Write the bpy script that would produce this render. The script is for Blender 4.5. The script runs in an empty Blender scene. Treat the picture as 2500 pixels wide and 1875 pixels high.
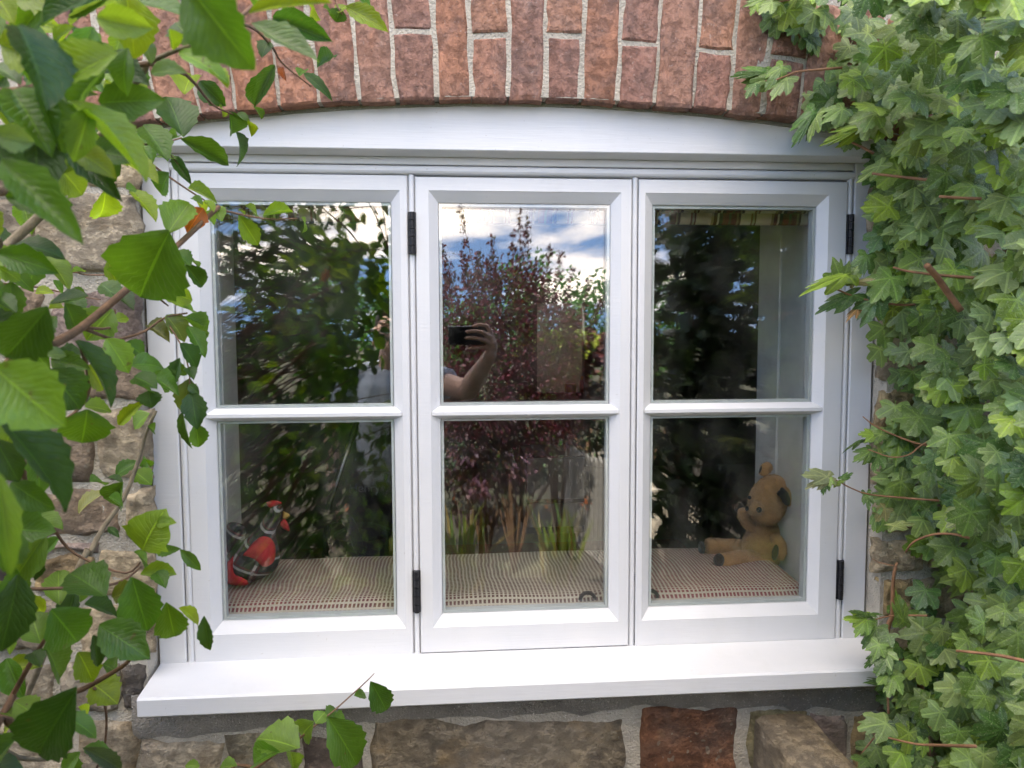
import bpy, bmesh, math, random
import numpy as np
from mathutils import Vector, Matrix, noise
random.seed(7); rng = np.random.default_rng(7)
rad = math.radians
SC = bpy.context.scene
COL = SC.collection

# ------------------------------------------------------------------ camera
FPX, CX, CY = 1800.0, 1250.0, 937.5
CAM = Vector((0, -1.45, 1.5))
YAW, PITCH, ROLL = rad(4.45), rad(-4.1), rad(0.2)
FW = Vector((math.sin(YAW)*math.cos(PITCH), math.cos(YAW)*math.cos(PITCH), math.sin(PITCH)))
R0 = Vector((math.cos(YAW), -math.sin(YAW), 0)); U0 = R0.cross(FW)
RT = R0*math.cos(ROLL) - U0*math.sin(ROLL); UP = R0*math.sin(ROLL) + U0*math.cos(ROLL)
cd = bpy.data.cameras.new('camera'); cam = bpy.data.objects.new('camera', cd); COL.objects.link(cam)
M = Matrix((RT, UP, -FW)).transposed().to_4x4(); M.translation = CAM
cam.matrix_world = M
cd.sensor_width = 36; cd.lens = 36*FPX/2500; cd.clip_start = 0.02; cd.clip_end = 500
cd.dof.use_dof = True; cd.dof.focus_distance = 1.5; cd.dof.aperture_fstop = 8.5
SC.camera = cam

# ------------------------------------------------------------------ sky, sun, exposure
SUN_EL, SUN_AZ = rad(50.5), rad(-24)        # sun stands behind the house (+y), a little to the left
world = bpy.data.worlds.new('World'); SC.world = world; world.use_nodes = True
wt = world.node_tree; wt.nodes.clear()
def wn(t, **k):
    n = wt.nodes.new(t)
    for a, b in k.items(): setattr(n, a, b)
    return n
sky = wn('ShaderNodeTexSky', sky_type='NISHITA', sun_disc=False, sun_elevation=SUN_EL, sun_rotation=SUN_AZ)
sky.air_density = 1.0; sky.dust_density = 0.1; sky.ozone_density = 2.0
tc = wn('ShaderNodeTexCoord'); sep = wn('ShaderNodeSeparateXYZ')
lift = wn('ShaderNodeVectorMath', operation='ADD'); lift.inputs[1].default_value = (0, 0, .40)   # a clear day: blue well down towards the horizon
wt.links.new(tc.outputs['Generated'], lift.inputs[0]); wt.links.new(lift.outputs[0], sky.inputs['Vector'])
wt.links.new(tc.outputs['Generated'], sep.inputs[0])
addz = wn('ShaderNodeMath', operation='ADD'); addz.inputs[1].default_value = 0.22
wt.links.new(sep.outputs['Z'], addz.inputs[0])
mx = wn('ShaderNodeMath', operation='MAXIMUM'); mx.inputs[1].default_value = 0.05
wt.links.new(addz.outputs[0], mx.inputs[0])
dx = wn('ShaderNodeMath', operation='DIVIDE'); dy = wn('ShaderNodeMath', operation='DIVIDE')
for d, ax in ((dx, 'X'), (dy, 'Y')):
    wt.links.new(sep.outputs[ax], d.inputs[0]); wt.links.new(mx.outputs[0], d.inputs[1])
cmb = wn('ShaderNodeCombineXYZ'); cmb.inputs[2].default_value = 4.04
wt.links.new(dx.outputs[0], cmb.inputs[0]); wt.links.new(dy.outputs[0], cmb.inputs[1])
cn = wn('ShaderNodeTexNoise'); cn.inputs['Scale'].default_value = 1.15; cn.inputs['Detail'].default_value = 9
cn.inputs['Roughness'].default_value = 0.55; cn.inputs['Distortion'].default_value = 0.25
wt.links.new(cmb.outputs[0], cn.inputs['Vector'])
cr = wn('ShaderNodeValToRGB'); cr.color_ramp.elements[0].position = 0.47; cr.color_ramp.elements[1].position = 0.61
wt.links.new(cn.outputs['Fac'], cr.inputs[0])
mixc = wn('ShaderNodeMix', data_type='RGBA'); mixc.inputs[7].default_value = (9.6, 8.3, 7.1, 1)
wt.links.new(cr.outputs['Color'], mixc.inputs[0]); wt.links.new(sky.outputs[0], mixc.inputs[6])
bg = wn('ShaderNodeBackground'); bg.inputs['Strength'].default_value = 0.15
wo = wn('ShaderNodeOutputWorld')
wt.links.new(mixc.outputs[2], bg.inputs['Color']); wt.links.new(bg.outputs[0], wo.inputs['Surface'])
sl = bpy.data.lights.new('sun', 'SUN'); sl.energy = 3.0; sl.angle = rad(0.53); sl.color = (1, .95, .86)
sun = bpy.data.objects.new('sun', sl); COL.objects.link(sun)
sdir = Vector((math.sin(SUN_AZ)*math.cos(SUN_EL), math.cos(SUN_AZ)*math.cos(SUN_EL), math.sin(SUN_EL)))
sun.location = (0, 6, 9); sun.rotation_euler = (-sdir).to_track_quat('-Z', 'Y').to_euler()
vs = SC.view_settings; vs.view_transform = 'Standard'; vs.look = 'None'; vs.gamma = 1; vs.exposure = 2.58
SC.render.engine = 'CYCLES'
cy = SC.cycles; cy.use_denoising = True; cy.max_bounces = 8; cy.diffuse_bounces = 3; cy.glossy_bounces = 3; cy.use_adaptive_sampling = True; cy.adaptive_threshold = .02
cy.transmission_bounces = 6; cy.transparent_max_bounces = 24; cy.sample_clamp_indirect = 6; cy.caustics_reflective = False

# ------------------------------------------------------------------ helpers
S22 = 1.1302
def at(u, v, Y=0.0, s=S22):
    """point on the plane y=Y that the camera sees at photo position (u,v)"""
    d = FW + RT*((u*s-CX)/FPX) - UP*((v*s-CY)/FPX)
    return CAM + d*((Y-CAM.y)/d.y)
YG = 0.014
def mir(u, v, D, s=S22):
    """point D metres in front of the glass whose mirror image stands at (u,v)"""
    p = at(u, v, YG+D, s); p.y = YG-D
    return p
def org(o):
    v = Vector((0, 0, 0))
    while o: v += o.location; o = o.parent
    return v
def tag(o, label=None, cat=None, group=None, kind=None):
    for k, v in (('label', label), ('category', cat), ('group', group), ('kind', kind)):
        if v: o[k] = v
    return o
def thing(name, loc, label, cat, group=None):
    o = bpy.data.objects.new(name, None); o.location = loc; o.empty_display_size = .05
    COL.objects.link(o); return tag(o, label, cat, group)
def obj(name, v, f, mat, parent=None, smooth=False, color=None, uv=None):
    """one mesh object from world-space vertices"""
    v = [Vector(p) for p in v]
    c = Vector((0, 0, 0))
    for p in v: c += p
    c /= max(1, len(v))
    me = bpy.data.meshes.new(name)
    me.from_pydata([p-c for p in v], [], f); me.update()
    if smooth: me.polygons.foreach_set('use_smooth', [True]*len(me.polygons))
    if mat: me.materials.append(mat)
    o = bpy.data.objects.new(name, me); o.parent = parent; o.location = c-org(parent)
    if color: o.color = (*color, 1)
    COL.objects.link(o); return o
def box(x0, x1, y0, y1, z0, z1):
    v = [(x, y, z) for x in (x0, x1) for y in (y0, y1) for z in (z0, z1)]
    return v, [(0, 1, 3, 2), (4, 6, 7, 5), (0, 4, 5, 1), (2, 3, 7, 6), (0, 2, 6, 4), (1, 5, 7, 3)]
def bev(vf, w=.002, seg=2):
    bm = bmesh.new()
    vs_ = [bm.verts.new(p) for p in vf[0]]
    for f in vf[1]: bm.faces.new([vs_[i] for i in f])
    bmesh.ops.recalc_face_normals(bm, faces=bm.faces)
    bmesh.ops.bevel(bm, geom=bm.edges[:], offset=w, segments=seg, affect='EDGES', profile=.5)
    bm.verts.index_update()
    r = [v.co.copy() for v in bm.verts], [[v.index for v in f.verts] for f in bm.faces]
    bm.free(); return r
def join(*vfs):
    V, F = [], []
    for v, f in vfs:
        n = len(V); V += list(v); F += [[i+n for i in q] for q in f]
    return V, F
def tube(pts, rs, n=8, cap=True):
    pts = [Vector(p) for p in pts]
    if not hasattr(rs, '__len__'): rs = [rs]*len(pts)
    V, F = [], []; pu = None
    for i, p in enumerate(pts):
        d = (pts[min(i+1, len(pts)-1)]-pts[max(i-1, 0)]).normalized()
        if pu is None:
            pu = d.orthogonal().normalized()
        pu = (pu-d*pu.dot(d)).normalized(); w = d.cross(pu)
        for k in range(n):
            a = 2*math.pi*k/n; V.append(p+(pu*math.cos(a)+w*math.sin(a))*rs[i])
    for i in range(len(pts)-1):
        for k in range(n):
            a, b = i*n+k, i*n+(k+1) % n
            F.append((a, b, b+n, a+n))
    if cap:
        F.append(tuple(range(n-1, -1, -1))); m = (len(pts)-1)*n; F.append(tuple(range(m, m+n)))
    return V, F
def smoothline(pts, k=4):
    pts = [Vector(p) for p in pts]; out = []
    for i in range(len(pts)-1):
        p0, p1, p2, p3 = pts[max(i-1, 0)], pts[i], pts[i+1], pts[min(i+2, len(pts)-1)]
        for j in range(k):
            t = j/k
            out.append(.5*((2*p1)+(p2-p0)*t+(2*p0-5*p1+4*p2-p3)*t*t+(3*p1-p0-3*p2+p3)*t**3))
    return out+[pts[-1]]
def ball(c, r, rot=None, nu=16, nv=10):
    c = Vector(c); r = Vector(r) if hasattr(r, '__len__') else Vector((r, r, r))
    V = [Vector((0, 0, 1))]; F = []
    for i in range(1, nv):
        th = math.pi*i/nv
        for k in range(nu):
            a = 2*math.pi*k/nu; V.append(Vector((math.sin(th)*math.cos(a), math.sin(th)*math.sin(a), math.cos(th))))
    V.append(Vector((0, 0, -1)))
    for k in range(nu):
        F.append((0, 1+k, 1+(k+1) % nu)); b = 1+(nv-2)*nu
        F.append((len(V)-1, b+(k+1) % nu, b+k))
    for i in range(nv-2):
        for k in range(nu):
            a, b = 1+i*nu+k, 1+i*nu+(k+1) % nu
            F.append((a, a+nu, b+nu, b))
    Q = []
    for p in V:
        p = Vector((p.x*r.x, p.y*r.y, p.z*r.z))
        if rot is not None: p = rot @ p
        Q.append(p+c)
    return Q, F
def basis(X, Z):
    X = Vector(X).normalized(); Z = Vector(Z); Z = (Z-X*Z.dot(X)).normalized(); Y = Z.cross(X)
    return Matrix((X, Y, Z)).transposed()
def fuse(name, prims, voxel, mat, parent, smooth=4):
    """fuse closed shapes into one continuous skin"""
    V, F = join(*prims)
    me = bpy.data.meshes.new('tmp'); me.from_pydata([Vector(p) for p in V], [], F); me.update()
    o = bpy.data.objects.new('tmp', me); COL.objects.link(o)
    m = o.modifiers.new('r', 'REMESH'); m.mode = 'VOXEL'; m.voxel_size = voxel
    if smooth:
        s = o.modifiers.new('s', 'SMOOTH'); s.iterations = smooth; s.factor = .5
    dg = bpy.context.evaluated_depsgraph_get()
    m2 = bpy.data.meshes.new_from_object(o.evaluated_get(dg))
    vv = [v.co.copy() for v in m2.vertices]; ff = [list(p.vertices) for p in m2.polygons]
    bpy.data.objects.remove(o); bpy.data.meshes.remove(me); bpy.data.meshes.remove(m2)
    return obj(name, vv, ff, mat, parent, smooth=True)
def scatter(name, tv, tf, tuv, Ms, locs, cols, mat, parent, smooth=True, kind='stuff'):
    """many small faces as one mesh: tv template verts, Ms (N,3,3), locs (N,3), cols (N,3)"""
    tv = np.asarray(tv, float); N, k = len(locs), len(tv)
    V = np.einsum('nij,kj->nki', Ms, tv)+locs[:, None, :]
    V = V.reshape(-1, 3); c = V.mean(0)
    sizes = [len(f) for f in tf]; flat = np.array([i for f in tf for i in f])
    LI = (flat[None, :]+(np.arange(N)*k)[:, None]).ravel()
    tot = np.tile(sizes, N); st = np.concatenate([[0], np.cumsum(tot)[:-1]])
    me = bpy.data.meshes.new(name)
    me.vertices.add(N*k); me.vertices.foreach_set('co', (V-c).ravel())
    me.loops.add(len(LI)); me.loops.foreach_set('vertex_index', LI.astype(np.int32))
    me.polygons.add(len(tot)); me.polygons.foreach_set('loop_start', st.astype(np.int32))
    me.polygons.foreach_set('loop_total', tot.astype(np.int32))
    me.update(calc_edges=True)
    if smooth: me.polygons.foreach_set('use_smooth', np.ones(len(tot), bool))
    a = me.color_attributes.new('Col', 'FLOAT_COLOR', 'POINT')
    cc = np.ones((N*k, 4)); cc[:, :3] = np.repeat(cols, k, 0); a.data.foreach_set('color', cc.ravel())
    if tuv is not None:
        u = me.uv_layers.new(name='UVMap'); t = np.asarray(tuv, float)[flat]
        u.data.foreach_set('uv', np.tile(t, (N, 1)).ravel())
    me.validate(); me.materials.append(mat)
    o = bpy.data.objects.new(name, me); o.parent = parent; o.location = Vector(c)-org(parent)
    COL.objects.link(o); return tag(o, kind=kind)

# ---- materials
class NT:
    def __init__(s, name):
        s.m = bpy.data.materials.new(name); s.m.use_nodes = True; s.t = s.m.node_tree; s.t.nodes.clear()
    def n(s, typ, ins=None, **k):
        q = s.t.nodes.new('ShaderNode'+typ)
        for a, b in k.items(): setattr(q, a, b)
        for a, b in (ins or {}).items():
            if isinstance(b, bpy.types.NodeSocket): s.t.links.new(b, q.inputs[a])
            else: q.inputs[a].default_value = b
        return q
    def pos(s): return s.n('NewGeometry').outputs['Position']
    def noise(s, vec, scale, detail=4, rough=.55, out='Fac'):
        return s.n('TexNoise', {'Vector': vec, 'Scale': scale, 'Detail': detail, 'Roughness': rough}).outputs[out]
    def ramp(s, fac, *stops):
        r = s.n('ValToRGB', {0: fac}); e = r.color_ramp.elements
        while len(e) < len(stops): e.new(.5)
        for el, (p, c) in zip(e, stops):
            el.position = p; el.color = (c, c, c, 1) if not hasattr(c, '__len__') else (*c, 1)
        return r.outputs['Color']
    def mix(s, fac, a, b, mode='MIX'):
        def c(x): return (*x, 1) if isinstance(x, tuple) and len(x) == 3 else x
        return s.n('Mix', {0: fac, 6: c(a), 7: c(b)}, data_type='RGBA', blend_type=mode).outputs[2]
    def math(s, op, a, b=0., c=None):
        i = {0: a, 1: b}
        if c is not None: i[2] = c
        return s.n('Math', i, operation=op).outputs[0]
    def bump(s, h, strength=.3, dist=.01, normal=None):
        i = {'Height': h, 'Strength': strength, 'Distance': dist}
        if normal is not None: i['Normal'] = normal
        return s.n('Bump', i).outputs['Normal']
    def bsdf(s, color, rough=.6, normal=None, **k):
        i = {'Base Color': (*color, 1) if isinstance(color, tuple) and len(color) == 3 else color, 'Roughness': rough}
        if normal is not None: i['Normal'] = normal
        i.update({a.replace('_', ' '): b for a, b in k.items()})
        return s.n('BsdfPrincipled', i).outputs[0]
    def out(s, sh):
        s.n('OutputMaterial', {'Surface': sh}); return s.m
def scaled(N, vec, s): return N.n('Mapping', {'Vector': vec, 'Scale': s}).outputs[0]
def plain(name, color, rough=.6, var=.15, scale=30, bump=.15, **k):
    N = NT(name); p = N.pos(); f = N.noise(p, scale)
    c = N.mix(1., (*color,), N.ramp(f, (.25, 1-var), (.75, 1+var)), 'MULTIPLY')
    return N.out(N.bsdf(c, rough, N.bump(N.noise(p, scale*4), bump, .003), **k))

def m_paint():
    N = NT('white_paint'); p = N.pos()
    f = N.noise(scaled(N, p, (6, 30, 90)), 2.5, 5)
    f2 = N.noise(scaled(N, p, (40, 8, 12)), 3, 3)
    c = N.mix(N.ramp(N.noise(p, 5), (.35, 0.), (.75, 1.)), (.68, .69, .70), (.725, .725, .72))
    speck = N.ramp(N.noise(p, 160, 2), (.72, 0.), (.77, 1.))
    c = N.mix(N.math('MULTIPLY', speck, .4), c, (.40, .37, .31))
    c = N.mix(N.math('MULTIPLY', N.ramp(N.noise(scaled(N, p, (1, 1, .35)), 11, 7, .7), (.55, 0.), (.8, 1.)), .22), c, (.52, .53, .48))
    return N.out(N.bsdf(c, N.ramp(f2, (.3, .32), (.7, .5)), N.bump(f, .22, .002)))
PAINT = m_paint()
def m_brick():
    N = NT('brick_clay'); p = N.pos(); oi = N.n('ObjectInfo')
    off = N.n('VectorMath', {0: p, 1: N.n('CombineXYZ', {0: N.math('MULTIPLY', oi.outputs['Random'], 9.)}).outputs[0]}, operation='ADD').outputs[0]
    a = N.ramp(N.noise(off, 9, 5), (.3, .72), (.7, 1.2))
    c = N.mix(1., oi.outputs['Color'], a, 'MULTIPLY')
    d = N.ramp(N.noise(off, 16, 6, .65), (.48, 0.), (.62, 1.))
    c = N.mix(N.math('MULTIPLY', d, .5), c, (.17, .115, .10))
    o = N.ramp(N.noise(scaled(N, off, (1, 1, .4)), 22, 4), (.60, 0.), (.72, 1.))
    c = N.mix(N.math('MULTIPLY', o, .5), c, (.44, .19, .10))
    w = N.ramp(N.noise(off, 130, 3), (.64, 0.), (.72, 1.))
    c = N.mix(N.math('MULTIPLY', w, .35), c, (.55, .46, .40))
    lime = N.ramp(N.noise(off, 6, 6, .7), (.62, 0.), (.75, 1.))
    c = N.mix(N.math('MULTIPLY', lime, .3), c, (.50, .42, .36))
    pit = N.ramp(N.noise(off, 55, 9, .78), (.34, 0.), (.50, 1.))
    c = N.mix(N.math('SUBTRACT', 1., pit), c, N.mix(1., c, (.70, .66, .64), 'MULTIPLY'))
    gr = N.ramp(N.noise(off, 7, 5, .6), (.50, 0.), (.64, 1.)); c = N.mix(N.math('MULTIPLY', gr, .3), c, (.24, .17, .145))
    h = N.math('ADD', N.math('ADD', N.noise(off, 70, 6, .7), N.math('MULTIPLY', pit, .3)), N.math('MULTIPLY', N.noise(scaled(N, off, (3, 1, .5)), 30, 3), .8))
    return N.out(N.bsdf(c, .88, N.bump(h, 1., .009)))
BRICK = m_brick()
def m_mortar(name='lime_mortar', col=(.55, .50, .405), dark=(.20, .18, .15)):
    N = NT(name); p = N.pos()
    c = N.mix(N.ramp(N.noise(p, 7, 6, .65), (.38, 0.), (.66, 1.)), col, tuple(x*.60 for x in col))
    c = N.mix(N.ramp(N.noise(p, 45, 5, .7), (.6, 0.), (.75, .7)), c, dark)
    g = N.ramp(N.noise(p, 230, 2), (.62, 0.), (.7, .6)); c = N.mix(g, c, (.62, .58, .5))
    h = N.math('ADD', N.noise(p, 40, 6, .7), N.noise(p, 220, 2))
    return N.out(N.bsdf(c, .95, N.bump(h, .9, .006)))
MORTAR = m_mortar()
CEMENT = m_mortar('grey_cement', (.33, .305, .265), (.15, .135, .12))
def m_stone():
    N = NT('sandstone'); p = N.pos(); oi = N.n('ObjectInfo')
    off = N.n('VectorMath', {0: p, 1: N.n('CombineXYZ', {1: N.math('MULTIPLY', oi.outputs['Random'], 7.)}).outputs[0]}, operation='ADD').outputs[0]
    c = N.mix(1., oi.outputs['Color'], N.ramp(N.noise(off, 12, 7, .65), (.3, .6), (.72, 1.5)), 'MULTIPLY')
    c = N.mix(N.math('MULTIPLY', N.ramp(N.noise(off, 5, 6, .7), (.5, 0.), (.66, 1.)), .6), c, (.075, .055, .045))
    c = N.mix(N.math('MULTIPLY', N.ramp(N.noise(scaled(N, off, (1.3, 1, 2)), 9, 5), (.57, 0.), (.69, 1.)), .6), c, (.30, .20, .085))
    vo = N.n('TexVoronoi', {'Vector': N.n('VectorMath', {0: off, 1: N.n('VectorMath', {0: N.n('TexNoise', {'Vector': off, 'Scale': 40.}).outputs['Color'], 'Scale': .02}, operation='SCALE').outputs[0]}, operation='ADD').outputs[0], 'Scale': 55., 'Randomness': 1.})
    sz = N.math('MULTIPLY', N.ramp(N.noise(off, 6.5, 4), (.5, 0.), (.7, 1.)), .42)
    li = N.math('LESS_THAN', vo.outputs['Distance'], sz)
    c = N.mix(N.math('MULTIPLY', li, .5), c, (.36, .32, .235))
    wsp = N.ramp(N.noise(off, 75, 5, .75), (.66, 0.), (.72, .8)); c = N.mix(wsp, c, (.5, .48, .44))
    pit = N.ramp(N.noise(scaled(N, off, (1, 1, 1.6)), 34, 10, .78), (.34, 0.), (.52, 1.))
    c = N.mix(N.math('SUBTRACT', 1., pit), c, N.mix(1., c, (.55, .52, .50), 'MULTIPLY'))
    gr = N.ramp(N.noise(off, 3.2, 4, .6), (.44, 0.), (.62, 1.)); c = N.mix(N.math('MULTIPLY', gr, .4), c, (.29, .255, .205))
    h = N.math('ADD', N.math('ADD', N.noise(off, 26, 8, .7), N.math('MULTIPLY', pit, .35)), N.math('MULTIPLY', N.noise(off, 190, 3), .5))
    return N.out(N.bsdf(c, .92, N.bump(h, 1., .010)))
STONE = m_stone()

def m_glass():
    N = NT('window_glass'); p = N.pos()
    h = N.noise(p, 5.5, 1)
    nm = N.bump(h, .016, .02)
    g = N.n('NewGeometry')      # Schlick reflectance, the same from both sides of the sheet
    cs = N.math('ABSOLUTE', N.n('VectorMath', {0: g.outputs['Incoming'], 1: g.outputs['Normal']}, operation='DOT_PRODUCT').outputs['Value'])
    fr = N.math('ADD', N.math('MULTIPLY', N.math('POWER', N.math('SUBTRACT', 1., cs), 5.), .94), .06)
    gl = N.n('BsdfGlossy', {'Color': (1, 1, 1, 1), 'Roughness': 0.0, 'Normal': nm}).outputs[0]
    tr = N.n('BsdfTransparent', {'Color': (.99, .996, .993, 1)}).outputs[0]
    sh = N.n('MixShader', {0: fr, 1: tr, 2: gl}).outputs[0]
    dust = N.math('ADD', N.math('MULTIPLY', N.ramp(N.noise(scaled(N, p, (1, 1, .6)), 9, 6, .7), (.45, 0.), (.8, 1.)), .022), N.math('MULTIPLY', N.ramp(N.noise(p, 210, 2), (.72, 0.), (.76, 1.)), .10))
    df = N.n('BsdfDiffuse', {'Color': (.7, .68, .62, 1)}).outputs[0]
    return N.out(N.n('MixShader', {0: dust, 1: sh, 2: df}).outputs[0])
GLASS = m_glass()
BLACK = plain('black_iron', (.012, .012, .014), .42, .3, 90, .5, Metallic=.3)
SPACER = plain('spacer_bar', (.56, .60, .59), .35, .08)

def m_leaf(name, src='object', gloss=.36, trans=.30, spots=0., veins=1.):
    N = NT(name); p = N.pos()
    col = N.n('ObjectInfo').outputs['Color'] if src == 'object' else N.n('Attribute', attribute_name='Col').outputs['Color']
    uv = N.n('UVMap').outputs[0]; sp = N.n('SeparateXYZ', {0: uv})
    a = N.math('ABSOLUTE', N.math('SUBTRACT', sp.outputs[1], .5)); t = sp.outputs[0]
    mid = N.math('LESS_THAN', a, .018)
    ph = N.math('MULTIPLY', N.math('ADD', N.math('SUBTRACT', t, N.math('MULTIPLY', N.math('POWER', a, .8), .6)), N.math('MULTIPLY', N.noise(p, 35, 2), .07)), 34.)
    sv = N.math('POWER', N.math('ABSOLUTE', N.math('SINE', ph)), 14.)
    c = N.mix(1., col, N.ramp(N.noise(p, 28, 4), (.3, .78), (.7, 1.22)), 'MULTIPLY')
    ve = N.math('MULTIPLY', N.math('MAXIMUM', N.math('MULTIPLY', mid, .8), N.math('MULTIPLY', N.math('MULTIPLY', sv, N.noise(p, 60, 2)), .22)), veins)
    c = N.mix(ve, c, N.mix(1., col, (1.9, 1.8, 1.7), 'MULTIPLY'))
    br = N.ramp(N.noise(p, 95, 3, .6), (.68, 0.), (.74, 1.))
    c = N.mix(N.math('MULTIPLY', br, .7), c, (.10, .075, .03))
    if spots:
        s = N.ramp(N.noise(p, 420, 2, .5), (.60, 0.), (.68, 1.))
        c = N.mix(N.math('MULTIPLY', s, spots), c, (.34, .38, .22))
        s2 = N.ramp(N.noise(p, 60, 4, .6), (.52, 0.), (.74, 1.))
        c = N.mix(N.math('MULTIPLY', s2, spots*.45), c, (.30, .36, .24))
    h = N.math('ADD', N.math('MULTIPLY', N.math('ADD', mid, N.math('MULTIPLY', N.math('MULTIPLY', sv, N.noise(p, 40, 2)), .8)), -.7*veins), N.math('MULTIPLY', N.noise(p, 130, 3), .7))
    nm = N.bump(h, .5, .003)
    b = N.bsdf(c, gloss, nm)
    tc_ = N.mix(1., c, (2.6, 2.4, .7), 'MULTIPLY')
    tr = N.n('BsdfTranslucent', {'Color': tc_}).outputs[0]
    return N.out(N.n('MixShader', {0: trans, 1: b, 2: tr}).outputs[0])
LEAF = m_leaf('shrub_leaf', 'object', .36, .42)
LEAFS = m_leaf('shrub_leaf_mass', 'attr', .36, .35)
MAPLE = m_leaf('maple_leaf', 'object', .40, .12, .6, .8)
MAPLES = m_leaf('maple_leaf_mass', 'attr', .40, .12, .5, .8)
GARDEN = m_leaf('garden_leaf', 'attr', .45, .35, 0, 0)
BARK = plain('brown_bark', (.17, .095, .05), .75, .45, 60, .5)
BARKG = plain('grey_bark', (.22, .18, .115), .8, .4, 70, .5)
# ================================================================== SETTING
def m_ground():
    N = NT('garden_soil'); p = N.pos()
    c = N.mix(N.ramp(N.noise(p, 1.2, 6), (.42, 0.), (.6, 1.)), (.05, .036, .024), (.075, .085, .03))
    c = N.mix(N.ramp(N.noise(p, 25, 6, .7), (.45, 0.), (.7, .7)), c, (.17, .14, .10))
    return N.out(N.bsdf(c, .95, N.bump(N.noise(p, 30, 6, .7), .8, .03)))
g = 150
tag(obj('ground', [(-g, -g, 0), (g, -g, 0), (g, g, 0), (-g, g, 0)], [(0, 1, 2, 3)], m_ground()), kind='structure')
# gravel path beside the wall (lit strip far right in the mirror image)
N = NT('gravel'); p = N.pos()
gv = N.n('TexVoronoi', {'Vector': p, 'Scale': 60.})
c = N.mix(N.ramp(N.noise(p, 40, 4), (.3, 0.), (.7, 1.)), (.42, .34, .23), (.58, .49, .36))
GRAVEL = N.out(N.bsdf(c, .9, N.bump(gv.outputs['Distance'], .8, .015)))
tag(obj('path', [(1.45, -7.5, .006), (2.35, -7.5, .006), (2.0, -3.6, .006), (1.2, -3.6, .006)], [(0, 1, 2, 3)], GRAVEL), kind='structure')

# ---- the room behind the window
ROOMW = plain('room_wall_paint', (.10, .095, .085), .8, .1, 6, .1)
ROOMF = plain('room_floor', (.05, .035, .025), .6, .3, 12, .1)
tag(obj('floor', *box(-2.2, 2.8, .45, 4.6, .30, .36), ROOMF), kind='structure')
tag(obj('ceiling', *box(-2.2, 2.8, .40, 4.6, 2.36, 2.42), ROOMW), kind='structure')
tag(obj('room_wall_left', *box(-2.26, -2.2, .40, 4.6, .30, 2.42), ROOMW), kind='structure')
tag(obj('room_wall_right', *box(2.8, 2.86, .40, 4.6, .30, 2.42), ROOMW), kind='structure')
# back wall with an opening to a daylit kitchen
k0, k1 = at(1160, 655, 4.6), at(1262, 848, 4.6)
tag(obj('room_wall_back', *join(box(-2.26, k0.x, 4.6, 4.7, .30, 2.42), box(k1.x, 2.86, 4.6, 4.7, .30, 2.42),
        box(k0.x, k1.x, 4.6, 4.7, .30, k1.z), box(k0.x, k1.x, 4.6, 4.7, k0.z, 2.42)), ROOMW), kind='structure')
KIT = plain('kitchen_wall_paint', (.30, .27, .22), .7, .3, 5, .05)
tag(obj('kitchen', *join(box(-.6, 2.0, 6.2, 6.3, .3, 2.6), box(-.66, -.6, 4.7, 6.3, .3, 2.6), box(2.0, 2.06, 4.7, 6.3, .3, 2.6),
        box(-.6, 2.0, 4.7, 6.2, .24, .3), box(-.6, 2.0, 4.7, 5.30, 2.55, 2.6), box(-.6, 2.0, 5.50, 6.2, 2.55, 2.6)), KIT), kind='structure')
# house body above, so that the front stands in its own shade
UPW = plain('upper_wall_stone', (.30, .24, .17), .95, .3, 9, .6)
tag(obj('house_upper_wall', *join(box(-5, 6, -.05, .40, 2.165, 3.4), box(-5, -1.6, -.03, .40, 0, 2.165), box(2.0, 6, -.03, .40, 0, 2.165)), UPW),
    'plain upper stonework of the cottage above the arched window', 'wall')
ROOF = plain('roof_slate', (.06, .06, .065), .7, .3, 6, .3)
tag(obj('house_roof', [(-5.1, -.25, 3.37), (6.1, -.25, 3.37), (6.1, 2.6, 4.75), (-5.1, 2.6, 4.75), (-5.1, -.25, 3.44), (6.1, -.25, 3.44), (6.1, 2.6, 4.82), (-5.1, 2.6, 4.82)],
    [(0, 1, 2, 3), (7, 6, 5, 4), (0, 4, 5, 1), (1, 5, 6, 2), (2, 6, 7, 3), (3, 7, 4, 0)], ROOF), 'dark slate roof of the cottage above the frame', 'roof')

# ================================================================== STONE WALL
FX0, FX1, FZ0, FZ1 = -.581, .855, .846, 1.838
wall = thing('stone_wall', (-.7, .1, 0), 'weathered sandstone cottage wall around and below the white window', 'wall')
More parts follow.
